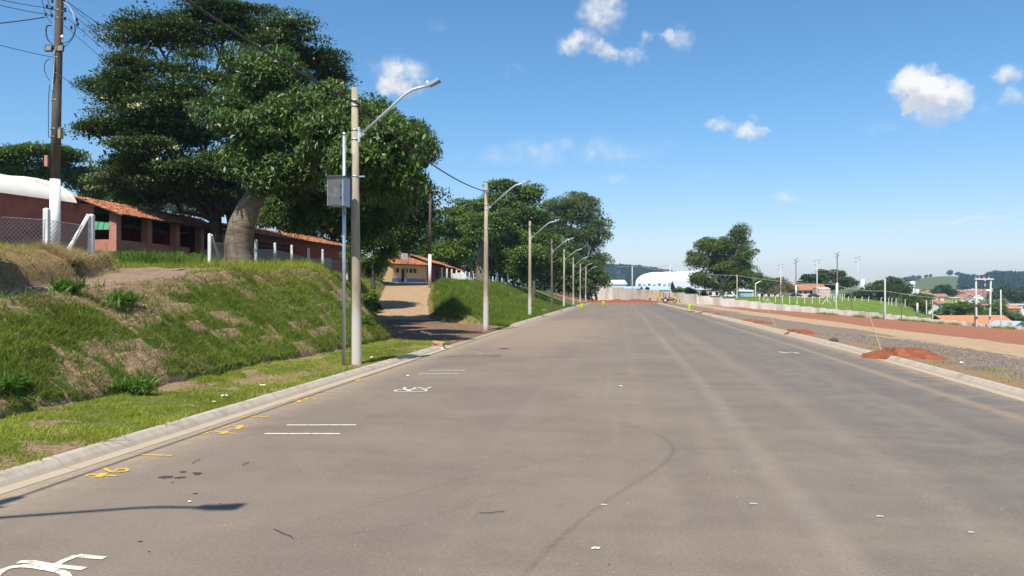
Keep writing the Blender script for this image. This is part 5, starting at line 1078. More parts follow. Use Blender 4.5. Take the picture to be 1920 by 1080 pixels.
# ================================================================== FAR BUILDINGS
def gable_box(root, p, ang, L, D, z0, h, rise, wm, rmt, over=.25, tiles=False, gm_=None, ends=True):
    ex = np.array((math.cos(ang), math.sin(ang))); ey = np.array((-ex[1], ex[0])); p = np.array(p[:2], float)
    def q(a, c, z): r = p+ex*a+ey*c; return (r[0], r[1], z)
    b = B(); b.quadbox([q(-L/2, -D/2, z0), q(L/2, -D/2, z0), q(L/2, D/2, z0), q(-L/2, D/2, z0), q(-L/2, -D/2, z0+h), q(L/2, -D/2, z0+h), q(L/2, D/2, z0+h), q(-L/2, D/2, z0+h)])
    for s_ in (-1, 1): b.extrude([q(s_*L/2, -D/2, z0+h+.002), q(s_*L/2, D/2, z0+h+.002), q(s_*L/2, 0, z0+h+rise)], (*(ex*-.1*s_), 0))
    b.build('wall', wm, root); b = B(); lo = .02; ov = over; k = rise/(D/2)
    for s_ in (-1, 1):
        b.quadbox([q(-L/2-ov, s_*(D/2+ov), z0+h-ov*k+lo), q(L/2+ov, s_*(D/2+ov), z0+h-ov*k+lo), q(L/2+ov, s_*.01, z0+h+rise+lo), q(-L/2-ov, s_*.01, z0+h+rise+lo),
                   q(-L/2-ov, s_*(D/2+ov), z0+h-ov*k+lo+.12), q(L/2+ov, s_*(D/2+ov), z0+h-ov*k+lo+.12), q(L/2+ov, s_*.01, z0+h+rise+lo+.12), q(-L/2-ov, s_*.01, z0+h+rise+lo+.12)])
    b.build('roof', rmt, root); return q
def wpos(px, y, d): return W(px, y, d)
def far_windows(root, q, L, D, z0, xs, zr, w_=.5, mat=None, off=-.02):
    for x_ in xs:
        b = B(); b.quadbox([q(x_-w_/2, -D/2+off-.03, z0+zr[0]), q(x_+w_/2, -D/2+off-.03, z0+zr[0]), q(x_+w_/2, -D/2+off+.015, z0+zr[0]), q(x_-w_/2, -D/2+off+.015, z0+zr[0]), q(x_-w_/2, -D/2+off-.03, z0+zr[1]), q(x_+w_/2, -D/2+off-.03, z0+zr[1]), q(x_+w_/2, -D/2+off+.015, z0+zr[1]), q(x_-w_/2, -D/2+off+.015, z0+zr[1])]); b.build('window', mat or MAT['dark_in'], root)
# big white vaulted warehouse
wh = thing('warehouse', 'big white warehouse with a curved vault roof beyond the block wall', 'building', W(1245, 548, 300))
p0, p1 = W(1192, 531, 330)[:2], W(1345, 531, 285)[:2]; dv = (p1-p0)/np.linalg.norm(p1-p0); nn_ = np.array((-dv[1], dv[0]))
zs = W(1196, 529, 310)[2]; barrel(wh, p0, p1, nn_, 24, zs, 4.9, MAT['white_far'], 'vault_roof', 6)
b = B(); wallq(b, p0, p1, .3, -1, zs); wallq(b, p0+dv*.15+nn_*.2, p0+dv*.15+nn_*25.8, .3, -1, zs); b.build('wall', MAT['white_far'], wh)
for k in range(9):
    b = B(); c = p0+dv*(3+k*3.4); b.obox(c-nn_*.2, dv, nn_, .8, .03, zs-2.2, zs-.5-.5*(k % 2)); b.build('opening', MAT['grey_metal'], wh)
# grey shed with dark open end
gs = thing('open_shed', 'grey metal shed with a dark open gable in front of the white warehouse', 'building', W(1275, 548, 250))
q = gable_box(gs, W(1287, 540, 252), math.radians(8), 9.5, 5.4, .2, 3.3, 2.3, MAT['grey_far'], MAT['grey_far'])
b = B(); e0 = q(-4.80, -2.6, .3); b.poly([q(-4.79, -2.6, .3), q(-4.79, 2.6, .3), q(-4.79, 2.6, 3.4), q(-4.79, 0, 5.6), q(-4.79, -2.6, 3.4)]); b.build('dark_opening', MAT['dark_in'], gs)
far_windows(gs, q, 9.5, 5.4, .2, (-3.5, -1.2, 1.2, 3.5), (.3, 2.6), 1.4)
# white tent hall, left
th_ = thing('white_hall', 'low white hall with a shallow pale roof at the left end of the wall', 'building', W(1152, 545, 290))
q = gable_box(th_, W(1148, 532, 292), math.radians(4), 9.0, 9, -.5, 5.7, 1.5, MAT['white_far'], MAT['white_far'], .4)
for x_ in (-3.2, -1.2, .8, 2.8):
    b = B(); b.quadbox([q(x_, -4.62, 1.5), q(x_+1.6, -4.62, 1.5), q(x_+1.6, -4.55, 1.5), q(x_, -4.55, 1.5), q(x_, -4.62, 4.6), q(x_+1.6, -4.62, 4.6), q(x_+1.6, -4.55, 4.6), q(x_, -4.55, 4.6)]); b.build('bay', MAT['grey_far'], th_)
# pale blue roofs just behind the wall
for i, (px, y0, d_, L, D, hh, rr, lab) in enumerate(((1182, 541.5, 205, 10.5, 5, 3.6, .55, 'long low shed with a pale blue sheet roof behind the left wall'), (1228, 544, 195, 6.6, 6, 2.6, 1.0, 'pale blue pitched roof showing just above the block wall behind the backhoe'), (1396, 556, 186, 3.2, 2.5, 1.35, .2, 'small pale blue hut on the lawn under the eucalyptus'))):
    zb_ = W(px, y0, d_)[2]; r_ = thing('blue_shed', lab, 'shed', W(px, y0+10, d_)); gable_box(r_, W(px, y0, d_), .02, L, D, zb_-hh+(1.3 if i == 2 else 0), hh, rr, MAT['blue_far'] if i == 2 else MAT['white_wall'], MAT['blue_far'] if i < 2 else MAT['white_far'])
wl2 = thing('low_building', 'low white building behind the eucalyptus trunks', 'building', W(1350, 552, 230)); q = gable_box(wl2, W(1352, 548, 232), .0, 19, 5, .2, 2.5, .5, MAT['white_wall'], MAT['grey_far']); far_windows(wl2, q, 19, 5, .2, np.arange(-8, 9, 2.0), (.9, 1.9), .9)
wl3 = thing('low_building', 'low white house under the dark trees right of the eucalyptus', 'house', W(1435, 553, 225)); q = gable_box(wl3, W(1437, 548, 226), .0, 6.5, 4, .3, 1.7, .5, MAT['white_wall'], MAT['bark_dark']); far_windows(wl3, q, 6.5, 4, .3, (-2, 0, 2), (.5, 1.3), .8)
# pink house with tile roof behind the park fence
ph = thing('tiled_house', 'pale pink house with a clay tile roof behind the park fence', 'house', W(1515, 556, 215))
q = gable_box(ph, W(1513, 548, 218), .04, 8.6, 5.5, .7, 2.1, 1.5, MAT['pinkish'], MAT['tile_far'], .5); far_windows(ph, q, 8.6, 5.5, .7, (-3.2, -1.6, 0, 1.6, 3.2), (.5, 1.5), .7)
q = gable_box(ph, W(1540, 548, 212), .04, 3.4, 4, .7, 2.2, .4, MAT['pinkish'], MAT['pinkish'], .05)
gw = thing('garden_wall', 'pale garden wall with dark gate bars in front of the pink house', 'wall', W(1505, 556, 205)); b = B(); wallq(b, W(1480, 556, 206), W(1546, 557, 203), .12, .2, 1.6); b.build('wall_body', MAT['pinkish'], gw)
for k in range(14):
    b = B(); c = W(1483+k*3.2, 556, 205.7); b.obox(c, (1, 0), (0, 1), .09, .09, .45, 1.45); b.build('gate_bar', MAT['dark_in'], gw)
# parked cars in front
def car(name, label, px, py, d_, ang, mt):
    c = W(px, py, d_); r = thing(name, label, 'car', c, 'cars parked along the park'); ex = np.array((math.cos(ang), math.sin(ang), 0)); ey = np.array((-ex[1], ex[0], 0)); z_ = np.array((0, 0, 1.))
    def q(a, s_, h): return tuple(c+ex*a+ey*s_+z_*h)
    sid = [(-1.55, .18), (-1.5, .55), (-1.35, .66), (.55, .66), (1.35, .55), (1.52, .4), (1.5, .18)]; b = B(); b.extrude([q(a, -.6, h) for a, h in sid], ey*1.2); b.build('body', mt, r)
    b = B(); b.quadbox([q(-1.2, -.56, .655), q(.65, -.56, .655), q(.65, .56, .655), q(-1.2, .56, .655), q(-.85, -.46, 1.06), q(.15, -.46, 1.06), q(.15, .46, 1.06), q(-.85, .46, 1.06)]); b.build('cabin', MAT['glass'], r)
    for a in (-.98, .98):
        for s_ in (-.61, .61):
            b = B(); b.tube([q(a, s_-.09, .22), q(a, s_+.09, .22)], .22, 10); b.build('wheel', MAT['tyre'], r)
car('parked_car', 'dark parked car in front of the pink house', 1492, 556.5, 196, .2, MAT['car_dark']); car('parked_car', 'dark parked car right of the pink house gate', 1527, 558, 192, .1, MAT['car_dark']); car('parked_car', 'white parked car under the eucalyptus left trunk', 1369, 557, 200, .05, MAT['car_white'])
# park fence: posts with bent tops
pfp = []
pf = thing('park_fence', 'row of white bent top posts round the green park', 'fence', W(1500, 570, 150))
for i, px in enumerate((1424, 1432, 1454, 1467, 1480.5, 1494.5, 1508.5, 1523, 1536.5, 1551, 1564, 1579, 1590.5, 1602.5, 1616, 1628.5)):
    yb = np.interp(px, [1424, 1480, 1560, 1628], [567, 570, 571, 571.5]); d_ = np.interp(px, [1424, 1480, 1560, 1628], [160, 152, 158, 170]); c = W(px, yb, d_); h_ = 1.42*d_/152
    b = B(); b.tube([c+(0, 0, -.8), c+(0, 0, h_), c+(.2, 0, h_+.22)], .075, 6); b.build('post', MAT['post_white'], pf)
for px, dx in ((1439.5, 6), (1550, 9)):
    for s_ in (-1, 1):
        b = B(); b.tube([W(px, 560, 154), W(px+s_*dx, 571, 154)], .06, 5); b.build('brace', MAT['post_white'], pf)
for i, px in enumerate((1551, 1555, 1559, 1563, 1575, 1579, 1583, 1652, 1666, 1672, 1680, 1697)):
    yb = np.interp(px, [1551, 1583, 1652, 1697], [561, 562, 568, 571]); c = W(px, yb, 185); b = B(); b.tube([c+(0, 0, -.6), c+(0, 0, 1.15), c+(.2, 0, 1.35)], .075, 6); b.build('post', MAT['post_white'], pf)
# valley houses
oh = thing('school_building', 'long orange tile roof building with a pale blue gable below the right wall', 'building', W(1835, 612, 165))
q = gable_box(oh, W(1818, 600, 172), .10, 15.5, 8, -9, 3.6, 1.95, MAT['maroon'], MAT['tile_orange'], .7)
q = gable_box(oh, W(1890, 603, 161), math.pi/2+.35, 5.0, 5.2, -9, 3.5, 1.2, MAT['white_wall'], MAT['grey_far'], .5)
b = B(); c = W(1893, 607.5, 157.5); b.box(c[0]-.5, c[0]+.5, c[1]-.1, c[1]-.03, c[2]-.35, c[2]+.35); b.build('window', MAT['grey_far'], oh)
V_ = [('lime washed yellow green house left of the dome shaped tree', 1729, 552, 330, 6.2, 4, 3.0, .3, 'yellow_green', 'yellow_green', .1), ('second yellow green house right of the dome shaped tree', 1786, 559, 330, 5.0, 4, 3.0, .25, 'yellow_green', 'yellow_green', .3), ('house with dull red roof between the yellow green houses', 1760, 556, 345, 6.0, 5, 2.6, 1.2, 'white_wall', 'tile_far', .1),
  ('two storey cream house with an orange roof above the lawn edge', 1754, 569, 240, 4.6, 4.2, 3.6, 1.0, 'white_wall', 'tile_far', .5), ('cream gabled house under the two storey one', 1748, 590, 225, 2.6, 3, 2.5, .8, 'white_wall', 'white_far', 1.3), ('orange roofed house at the right picture edge', 1893, 578, 300, 5.5, 5, 2.4, 1.3, 'pinkish', 'tile_orange', .2), ('grey roofed long house at the right picture edge', 1905, 572, 330, 8, 5, 2.6, .5, 'white_wall', 'grey_far', .05), ('pink walled house right of the transformer frame', 1848, 572, 330, 5.5, 4, 2.2, .6, 'pinkish', 'tile_far', .1), ('pale house peeking out at the right lower edge', 1915, 616, 170, 3.5, 4, 2.4, .8, 'white_wall', 'tile_far', .1)]
for (lab, px, y_, d_, L, D, h_, r_, wm, rmt, an) in V_:
    c = W(px, y_, d_); t_ = thing('valley_house', lab, 'house', (c[0], c[1], c[2]-h_)); q = gable_box(t_, c, an, L, D, c[2]-h_-2, h_+2, r_, MAT[wm], MAT[rmt], .3)
    far_windows(t_, q, L, D, c[2]-h_, (-L*.27, L*.2), (h_-1.5, h_-.6), .7)
# white water tower, masts
wt_ = thing('water_tower', 'white cylindrical water tower in the far town', 'tower', W(1711, 548, 420)); c = W(1711, 540, 420)
b = B(); b.lathe((c[0], c[1], c[2]), [(1.35, -6), (1.35, 0), (1.3, .2)], 16); b.lathe((c[0], c[1], c[2]), [(1.45, .5), (1.45, 3.4), (1.2, 3.6), (.3, 3.8)], 16); b.build('tank', MAT['white_far'], wt_)
for dx in (-2.3, 2.4):
    b = B(); b.box(c[0]+dx-.9, c[0]+dx+.9, c[1]-1, c[1]+1, c[2]-6, c[2]-.6); b.build('annex', MAT['white_far'], wt_)
wb = thing('white_tower_block', 'plain white tower block above the dark trees', 'building', W(1616, 540, 380)); c = W(1616, 523, 380)
b = B(); b.box(c[0]-1.0, c[0]+1.0, c[1]-1, c[1]+1, c[2]-8, c[2]+.0); b.build('block_wall', MAT['white_far'], wb)
# far town houses
TW = [('pinkish', 'tile_far', 'small far pink house with a red roof in the hazy town'), ('white_wall', 'tile_far', 'small far white house with a red roof in the hazy town'), ('white_wall', 'grey_far', 'small far white house with a grey roof in the hazy town'), ('white_far', 'white_far', 'small far all white shed in the hazy town')]
protos = []
for i, (wm, rmt, lab) in enumerate(TW):
    t_ = thing('town_house', lab, 'house', (0, 0, 0), 'houses of the far town'); gable_box(t_, (0, 0), 0, 7, 5.5, -4, 6.4, 1.6, MAT[wm], MAT[rmt], .4); protos.append(t_)
first = [True]*4
rr_ = random.Random(3)
for k in range(150):
    if k < 105: d_ = rr_.uniform(560, 900); px = rr_.uniform(1795, 1875)
    elif k < 128: d_ = rr_.uniform(650, 850); px = rr_.uniform(1722, 1752)
    else: d_ = rr_.uniform(420, 900); px = rr_.uniform(1870, 1990)
    x_ = (px-CX)/F*d_; z_ = Hs(x_, d_); i = rr_.choice((0, 1, 1, 1, 2, 3, 0)); sc_ = rr_.uniform(.75, 1.35); rz = rr_.uniform(-.5, .5)+rr_.choice((0, 1.57))
    if first[i]: protos[i].location = np.array((x_, d_, z_))*U; protos[i].rotation_euler = (0, 0, rz); first[i] = False
    else: dup(protos[i], (x_, d_, z_), rotz=rz, scale=sc_)
# ================================================================== TREES, RIGHT
tree('eucalyptus_tree', 'big eucalyptus standing alone behind the block wall', (*W(1352, 557, 172)[:2], .6), pb(172, [(1388, 438, 24, 22), (1340, 462, 42, 24), (1308, 488, 28, 26), (1398, 478, 28, 30), (1355, 500, 55, 28, 2), (1315, 525, 32, 20), (1400, 515, 26, 24), (1360, 535, 45, 18, 2), (1370, 462, 34, 26, 3)]), 280, 1.4, 70000, .36, .42, LG4, MAT['bark_pale'], .5, flat=.72, upb=.6, nlimb=60, droop=.4, shell=.3, fork=.28, inner=.08)
tree('bush', 'round green bush against the grey shed', (*W(1285, 556, 175)[:2], .5), pb(176, [(1272, 546, 13, 10), (1294, 547, 14, 10), (1318, 552, 10, 10)]), 40, .8, 7000, .28, .45, LG7, MAT['bark_dark'], .12, cat='bush')
tree('bush', 'small dark bush on the blue roof line left of the backhoe', (*W(1213.5, 548, 178)[:2], .6), pb(178, [(1213.5, 541, 4, 4)]), 10, .35, 900, .2, .45, LG, MAT['bark_dark'], .05, cat='bush')
tree('park_tree', 'dark tree right behind the big eucalyptus', (*W(1430, 556, 210)[:2], .5), pb(210, [(1425, 525, 22, 18), (1440, 535, 28, 16), (1412, 540, 22, 14), (1465, 530, 20, 13), (1480, 540, 18, 10)]), 80, 1.2, 14000, .36, .45, LG7, MAT['bark_dark'], .25)
tree('bare_tree', 'leafless reddish tree on the lawn before the white house', (*W(1462, 562, 168)[:2], .3), pb(168, [(1462, 540, 22, 14), (1478, 536, 14, 12), (1446, 546, 14, 10)]), 60, .6, 3600, .34, .10, LGP, MAT['bark_dark'], .12, nlimb=60, inner=0, shell=.3)
tree('umbrella_tree', 'broad dark dome tree behind the pink house', (*W(1545, 556, 260)[:2], .5), pb(260, [(1530, 522, 32, 13), (1560, 516, 34, 14, 4), (1585, 530, 28, 13), (1510, 530, 22, 12), (1550, 535, 40, 14)]), 110, 1.7, 22000, .5, .45, LG, MAT['bark_dark'], .4, flat=.45, upb=.8)
tree('park_tree', 'dense dark grove tree right of the brown mast', (*W(1640, 570, 240)[:2], -1.5), pb(240, [(1620, 550, 26, 14), (1650, 540, 28, 17), (1672, 530, 24, 14, 5), (1690, 545, 24, 20), (1600, 555, 20, 10), (1655, 560, 32, 12)]), 110, 1.6, 20000, .46, .45, LG, MAT['bark_dark'], .4, flat=.6)
tree('park_tree', 'mid green tree behind the right end of the lawn', (*W(1722, 590, 205)[:2], -4.5), pb(205, [(1715, 567, 18, 14), (1735, 572, 18, 12), (1700, 560, 18, 12), (1728, 585, 14, 10)]), 70, 1.1, 12000, .34, .45, LG7, MAT['bark_dark'], .2)
tree('dome_tree', 'dark dome shaped tree between the yellow green houses', (*W(1770, 556, 420)[:2], -6), pb(420, [(1770, 543, 17, 12), (1757, 547, 12, 8), (1784, 548, 12, 8)]), 80, 1.6, 12000, .6, .5, LG, MAT['bark_dark'], .4)
tree('valley_tree', 'wide layered green tree behind the orange roof', (*W(1795, 605, 210)[:2], -9), pb(210, [(1800, 575, 38, 12), (1770, 590, 28, 16), (1815, 590, 34, 14), (1785, 600, 30, 10), (1830, 582, 18, 14)]), 130, 1.2, 22000, .38, .45, LG7, MAT['bark_dark'], .35, flat=.4, upb=.8)
tree('valley_tree', 'mid green tree behind the transformer frame', (*W(1870, 605, 230)[:2], -9.5), pb(230, [(1868, 580, 22, 18), (1850, 590, 18, 14), (1890, 592, 26, 12), (1905, 600, 18, 12)]), 90, 1.3, 16000, .4, .45, LG3, MAT['bark_dark'], .3)
tree('valley_tree', 'dark tree mass at the right edge under the wooded hill', (*W(1900, 565, 420)[:2], -9), pb(420, [(1885, 548, 26, 14), (1910, 555, 26, 16), (1935, 550, 26, 18), (1860, 556, 18, 9)]), 110, 2.4, 17000, .7, .5, LG, MAT['bark_dark'], .5)
tree('valley_tree', 'green tree between the cream house and the lawn', (*W(1742, 575, 260)[:2], -6), pb(260, [(1738, 560, 16, 10), (1722, 556, 14, 8)]), 50, 1.1, 7000, .4, .45, LG7, MAT['bark_dark'], .2)
for i, (px, d_, r_) in enumerate(((1713, 1500, 7), (1722, 1500, 6), (1703, 1480, 7), (1781, 1700, 8), (1744, 1650, 4), (1798, 1600, 6), (1736, 1600, 4))):
    x_ = (px-CX)/F*d_; z_ = Hs(x_, d_); c = np.array([(x_+rng.normal()*r_*.35, d_+rng.normal()*r_*.3, z_+r_*.8+rng.uniform(0, r_*.5), r_*.55, r_*.55, r_*.5) for _ in range(6)])
    v, f, ti = leaf_arrays(c, 900, 2.6, .6); t_ = thing('lone_tree', ['lone tree left of the far green hill crest, middle of three', 'lone tree nearest the water tower on the far green hill', 'leftmost lone tree on the skyline above the town', 'lone tree on the crest of the far green hill', 'tiny bush on the far green slope', 'lone tree where the green hill meets the wooded one', 'small lone tree on the left slope of the green hill'][i], 'tree', (x_, d_, z_), 'lone trees on the far green hill'); add('crown', v, f, LG4, t_, False, ti)
    b = B(); b.tube([(x_, d_, z_-1), (x_, d_, z_+r_*.8)], r_*.08, 6); b.build('trunk', MAT['bark_dark'], t_)
# forest of the hills
pts = []
while len(pts) < 4200:
    if random.random() < .5: px = random.uniform(1020, 1330); d_ = random.uniform(1150, 1950)
    else: px = random.uniform(1800, 2080); d_ = random.uniform(980, 1700)
    pts.append(((px-CX)/F*d_, d_))
pts = np.array(pts); zz = H(pts[:, 0], pts[:, 1], False); rr = rng.uniform(3.0, 6.0, len(pts))
c = np.stack([pts[:, 0], pts[:, 1], zz+rr*.7, rr, rr, rr*.9], 1); v, f, ti = leaf_arrays(c, 60000, 4.4, .7, 0, .8, rlo=.7, cv=.7)
o = add('forest', v, f, LGF, None, False, ti); setp(o, 'woods covering the far blue hills', kind='stuff')
# town greenery
pts = np.array([((px-CX)/F*d_, d_) for px, d_ in zip(rng.uniform(1715, 2000, 260), rng.uniform(380, 950, 260))]); zz = H(pts[:, 0], pts[:, 1], False); rr = rng.uniform(1.4, 3.4, 260)
c = np.stack([pts[:, 0], pts[:, 1], zz+rr*.7, rr, rr, rr*.8], 1); v, f, ti = leaf_arrays(c, 15000, 1.2, .6, 0, .5); o = add('town_greenery', v, f, LG7, None, False, ti); setp(o, 'trees and hedges between the far town houses', kind='stuff')

# ================================================================== POLES ON THE RIGHT
def pole(label, px, yt, yb, d_, r0, r1, mat, name='utility_pole', cat='utility pole', group=None):
    a = W(px, yb, d_); c = W(px, yt, d_); t_ = thing(name, label, cat, a, group); b = B(); b.tube([a+(0, 0, -1.5), a, c], [r0, r0, r1], 10); b.build('pole', mat, t_, True); return t_, a, c
def flood(label, px, yt, yb, d_, r0, mat, foot=None):
    t_, a, c = pole(label, px, yt, yb, d_, r0, r0*.7, mat, 'floodlight_mast', 'floodlight mast', 'floodlight masts of the park')
    k = d_/150
    for s_, h_ in ((-1, 0), (1, .35), (-1, .75), (1, .95)):
        b = B(); q = c+np.array((s_*.34*k, 0, (h_-.7)*k)); b.tube([c+(0, 0, (h_-.95)*k), q], .045*k, 5); b.build('lamp_arm', mat, t_)
        b = B(); b.quadbox([q+np.array(p_)*k for p_ in ((-.16, -.12, -.12), (.16, -.12, -.12), (.16, .1, -.04), (-.16, .1, -.04), (-.16, -.06, .14), (.16, -.06, .14), (.16, .12, .16), (-.16, .12, .16))]); b.build('lamp_head', MAT['galv'], t_)
    if foot:
        b = B(); b.tube([a, W(px, foot, d_)], r0*1.06, 10); b.build('painted_foot', MAT['white_paint'], t_, True)
flood('white floodlight mast, shortest, just right of the eucalyptus', 1464, 498, 560, 185, .17, MAT['pole_grey']); flood('brown floodlight mast left of the pink house roof', 1492.5, 487, 558, 190, .16, MAT['rust_mast'], 535); flood('white floodlight mast standing before the pink house', 1532, 490, 556, 195, .17, MAT['pole_grey'])
flood('tall brown floodlight mast with a banded white foot', 1570, 476, 564, 170, .17, MAT['rust_mast'], 530); flood('pale distant floodlight mast over the dark grove', 1608.5, 484, 540, 300, .20, MAT['pole_grey'])
lampR = []
def rlamp(label, px, yt, yb, d_, arm=-1, r0=.14):
    t_, a, c = pole(label, px, yt, yb, d_, r0, r0*.75, MAT['pole_grey'], 'lamp_pole', 'lamp post', 'lamp posts along the block wall'); k = d_/140
    b = B(); b.tube([c+(0, 0, -.1*k), c+(arm*.6*k, 0, .2*k), c+(arm*1.1*k, 0, .42*k)], .045*k, 6); b.build('arm', MAT['galv_light'], t_); e = c+np.array((arm*1.1*k, 0, .42*k)); b = B(); b.box(e[0]-.22*k, e[0]+.12*k, e[1]-.09*k, e[1]+.09*k, e[2]-.05*k, e[2]+.05*k); b.build('lamp_head', MAT['galv_light'], t_); return c
c1 = rlamp('pale lamp post behind the wall left of the green slope', 1568, 533, 583, 143.5, -1); c2 = rlamp('tall pale lamp post standing at the wall by the earth slide', 1659.5, 523, 598, 141, -1, .17)
t_, a, c3 = pole('concrete pole behind the wall at the backhoe', 1256.5, 495, 556, 172, .17, .12, MAT['pole_grey']); t_, a, c4 = pole('concrete pole above the blue roof left of the backhoe', 1185.5, 498, 545, 190, .17, .12, MAT['pole_grey'])
t_, a, c5 = pole('slim pole in front of the eucalyptus right side', 1382, 515, 560, 165, .15, .11, MAT['pole']); rlamp('slim lamp pole at the right foot of the eucalyptus', 1416.5, 531, 558, 185, 1)
t_, a, c6 = pole('thin dark pole with crossarm right of the pale lamp post', 1597, 538, 582, 143.3, .09, .07, MAT['pole_dark']); b = B(); b.box(c6[0]-.75, c6[0]+.75, c6[1]-.06, c6[1]+.06, c6[2]-.75, c6[2]-.62); b.build('crossarm', MAT['pole_dark'], t_)
pole('thin pole at the foot of the green slope', 1690, 556, 596, 143, .08, .06, MAT['pole_dark']); pole('pale pole left of the cream house', 1737, 563, 586, 190, .15, .12, MAT['pole_grey']); pole('thin brown pole right of the cream house', 1748.5, 562, 596, 165, .11, .09, MAT['pole']); pole('pole standing at the blue gable', 1876.5, 543, 612, 150, .18, .12, MAT['pole_grey']); pole('short stub post on the green slope crest', 1720, 568, 580, 160, .22, .2, MAT['pole'])
# transformer frame
hf = thing('transformer_frame', 'pale concrete frame of two poles joined by a crossbeam', 'utility pole', W(1845, 618, 143))
for px, px2, yb in ((1831, 1830, 615.5), (1855.5, 1858, 619)):
    b = B(); b.tube([W(px, yb+8, 143), W(px, yb, 143), W(px2, 522, 143)], [.19, .19, .14], 10); b.build('pole', MAT['pole_grey'], hf, True)
    for yy in (571, 594):
        b = B(); b.tube([W(px+.3, yy, 142.8), W(px+.3, yy+1.2, 142.8)], .20, 8); b.build('dark_band', MAT['dark_in'], hf)
b = B(); a, c = W(1828, 523.5, 143), W(1862, 523, 143); b.box(a[0], c[0], 142.75, 143.25, a[2]-.1, a[2]+.12); b.build('crossbeam', MAT['post_white'], hf)
b = B(); a, c = W(1830, 569, 143), W(1858, 569, 143); b.tube([a, c], .05, 6); b.build('tie_bar', MAT['pole_dark'], hf)
for px in (1830, 1836, 1845, 1854):
    b = B(); a = W(px, 522.5, 143); b.lathe(a, [(.03, 0), (.1, .08), (.04, .16), (.09, .24), (.03, .34)], 8); b.build('insulator', MAT['white_paint'], hf)
b = B(); b.tube([W(1828, 612, 144), W(1827.5, 567, 144)], [.14, .12], 8); b.build('stay_pole', MAT['pole'], hf)
mast = thing('radio_mast', 'thin red and white radio mast behind the transformer frame', 'mast', W(1847, 545, 620)); 
for k in range(5):
    b = B(); b.tube([W(1847, 541-k*4.6, 620), W(1847, 541-(k+1)*4.6, 620)], .35, 6); b.build('mast_section', MAT['white_paint' if k % 2 else 'maroon'], mast)
g_ = 'pale cables along the block wall'
end = W(1960, 584, 150)
pts_ = [('pale cable from the blue roof pole to the backhoe pole', W(1040, 497, 200), c4+(0, 0, -.2)), ('pale cable between the two poles behind the backhoe', c4+(0, 0, -.2), c3+(0, 0, -.3)), ('pale cable crossing in front of the eucalyptus', W(1210, 502.5, 185), c5+(0, 0, -.2)), ('pale cable from the eucalyptus pole to the green slope lamp', c5+(0, 0, -.2), c1+(0, 0, -.1)), ('pale cable between the two lamp posts at the wall', c1+(0, 0, -.25), c2+(0, 0, -2.3)), ('pale cable from the earth slide lamp to the right', c2+(0, 0, -2.3), W(1830, 563, 143))]
for lab, a, c in pts_: span('overhead_cable', lab, a, c, .35, .05, MAT['cable_pale'], g_, 10)

# ================================================================== BACKHOE
bh = thing('backhoe_loader', 'yellow backhoe loader with dark cab digging at the end of the kerb', 'backhoe', (0, 0, 0))
def sidex(name, poly, y0, y1, mat, par=None):
    b = B(); b.extrude([(x_, y0, z_) for x_, z_ in poly], (0, y1-y0, 0)); return b.build(name, mat, par or bh)
def bar2(name, pts2, y_, w_, th2, mat, par=None):
    b = B()
    for (p, q) in zip(pts2[:-1], pts2[1:]):
        p, q = np.array(p), np.array(q); d = (q-p)/np.linalg.norm(q-p); n_ = np.array((-d[1], d[0]))*th2/2; c8 = []
        for yy in (y_-w_/2, y_+w_/2): c8.append([(p-n_)[0], yy, (p-n_)[1]]); c8.append([(q-n_)[0], yy, (q-n_)[1]]); c8.append([(q+n_)[0], yy, (q+n_)[1]]); c8.append([(p+n_)[0], yy, (p+n_)[1]])
        b.quadbox([tuple(k_) for k_ in (c8[0], c8[1], c8[5], c8[4], c8[3], c8[2], c8[6], c8[7])])
    return b.build(name, mat, par or bh)
sidex('chassis', [(-.7, .35), (1.95, .32), (1.95, .55), (.9, .62), (-.2, .75), (-.75, .62)], -.34, .34, MAT['black'])
sidex('hood', [(.75, .62), (1.9, .55), (1.95, .82), (1.75, .98), (.75, 1.12)], -.32, .32, MAT['ybackhoe'])
sidex('grille', [(1.952, .56), (1.98, .56), (1.98, .82), (1.952, .82)], -.28, .28, MAT['black'])
for y_ in (-.40, .40): sidex('rear_fender', [(-.42, .62), (-.30, .86), (.05, .93), (.38, .80), (.42, .66), (.36, .66), (.03, .84), (-.27, .78), (-.36, .62)], y_-.14, y_+.14, MAT['ybackhoe'] if y_ > 0 else MAT['grey_metal'])
sidex('seat', [(-.05, .75), (.3, .75), (.3, .88), (.05, .92), (0, 1.25), (-.08, 1.25)], -.16, .16, MAT['black'])
sidex('dashboard', [(.55, .7), (.75, .7), (.72, 1.2), (.6, 1.2)], -.25, .25, MAT['black'])
for x_ in (-.3, .72):
    for y_ in (-.36, .36):
        b = B(); b.tube([(x_, y_, .72), (x_*.92, y_*.95, 1.84)], .035, 6); b.build('cab_pillar', MAT['black'], bh)
sidex('canopy', [(-.42, 1.82), (.92, 1.80), (.92, 1.86), (-.42, 1.90)], -.44, .44, MAT['white_sheet'])
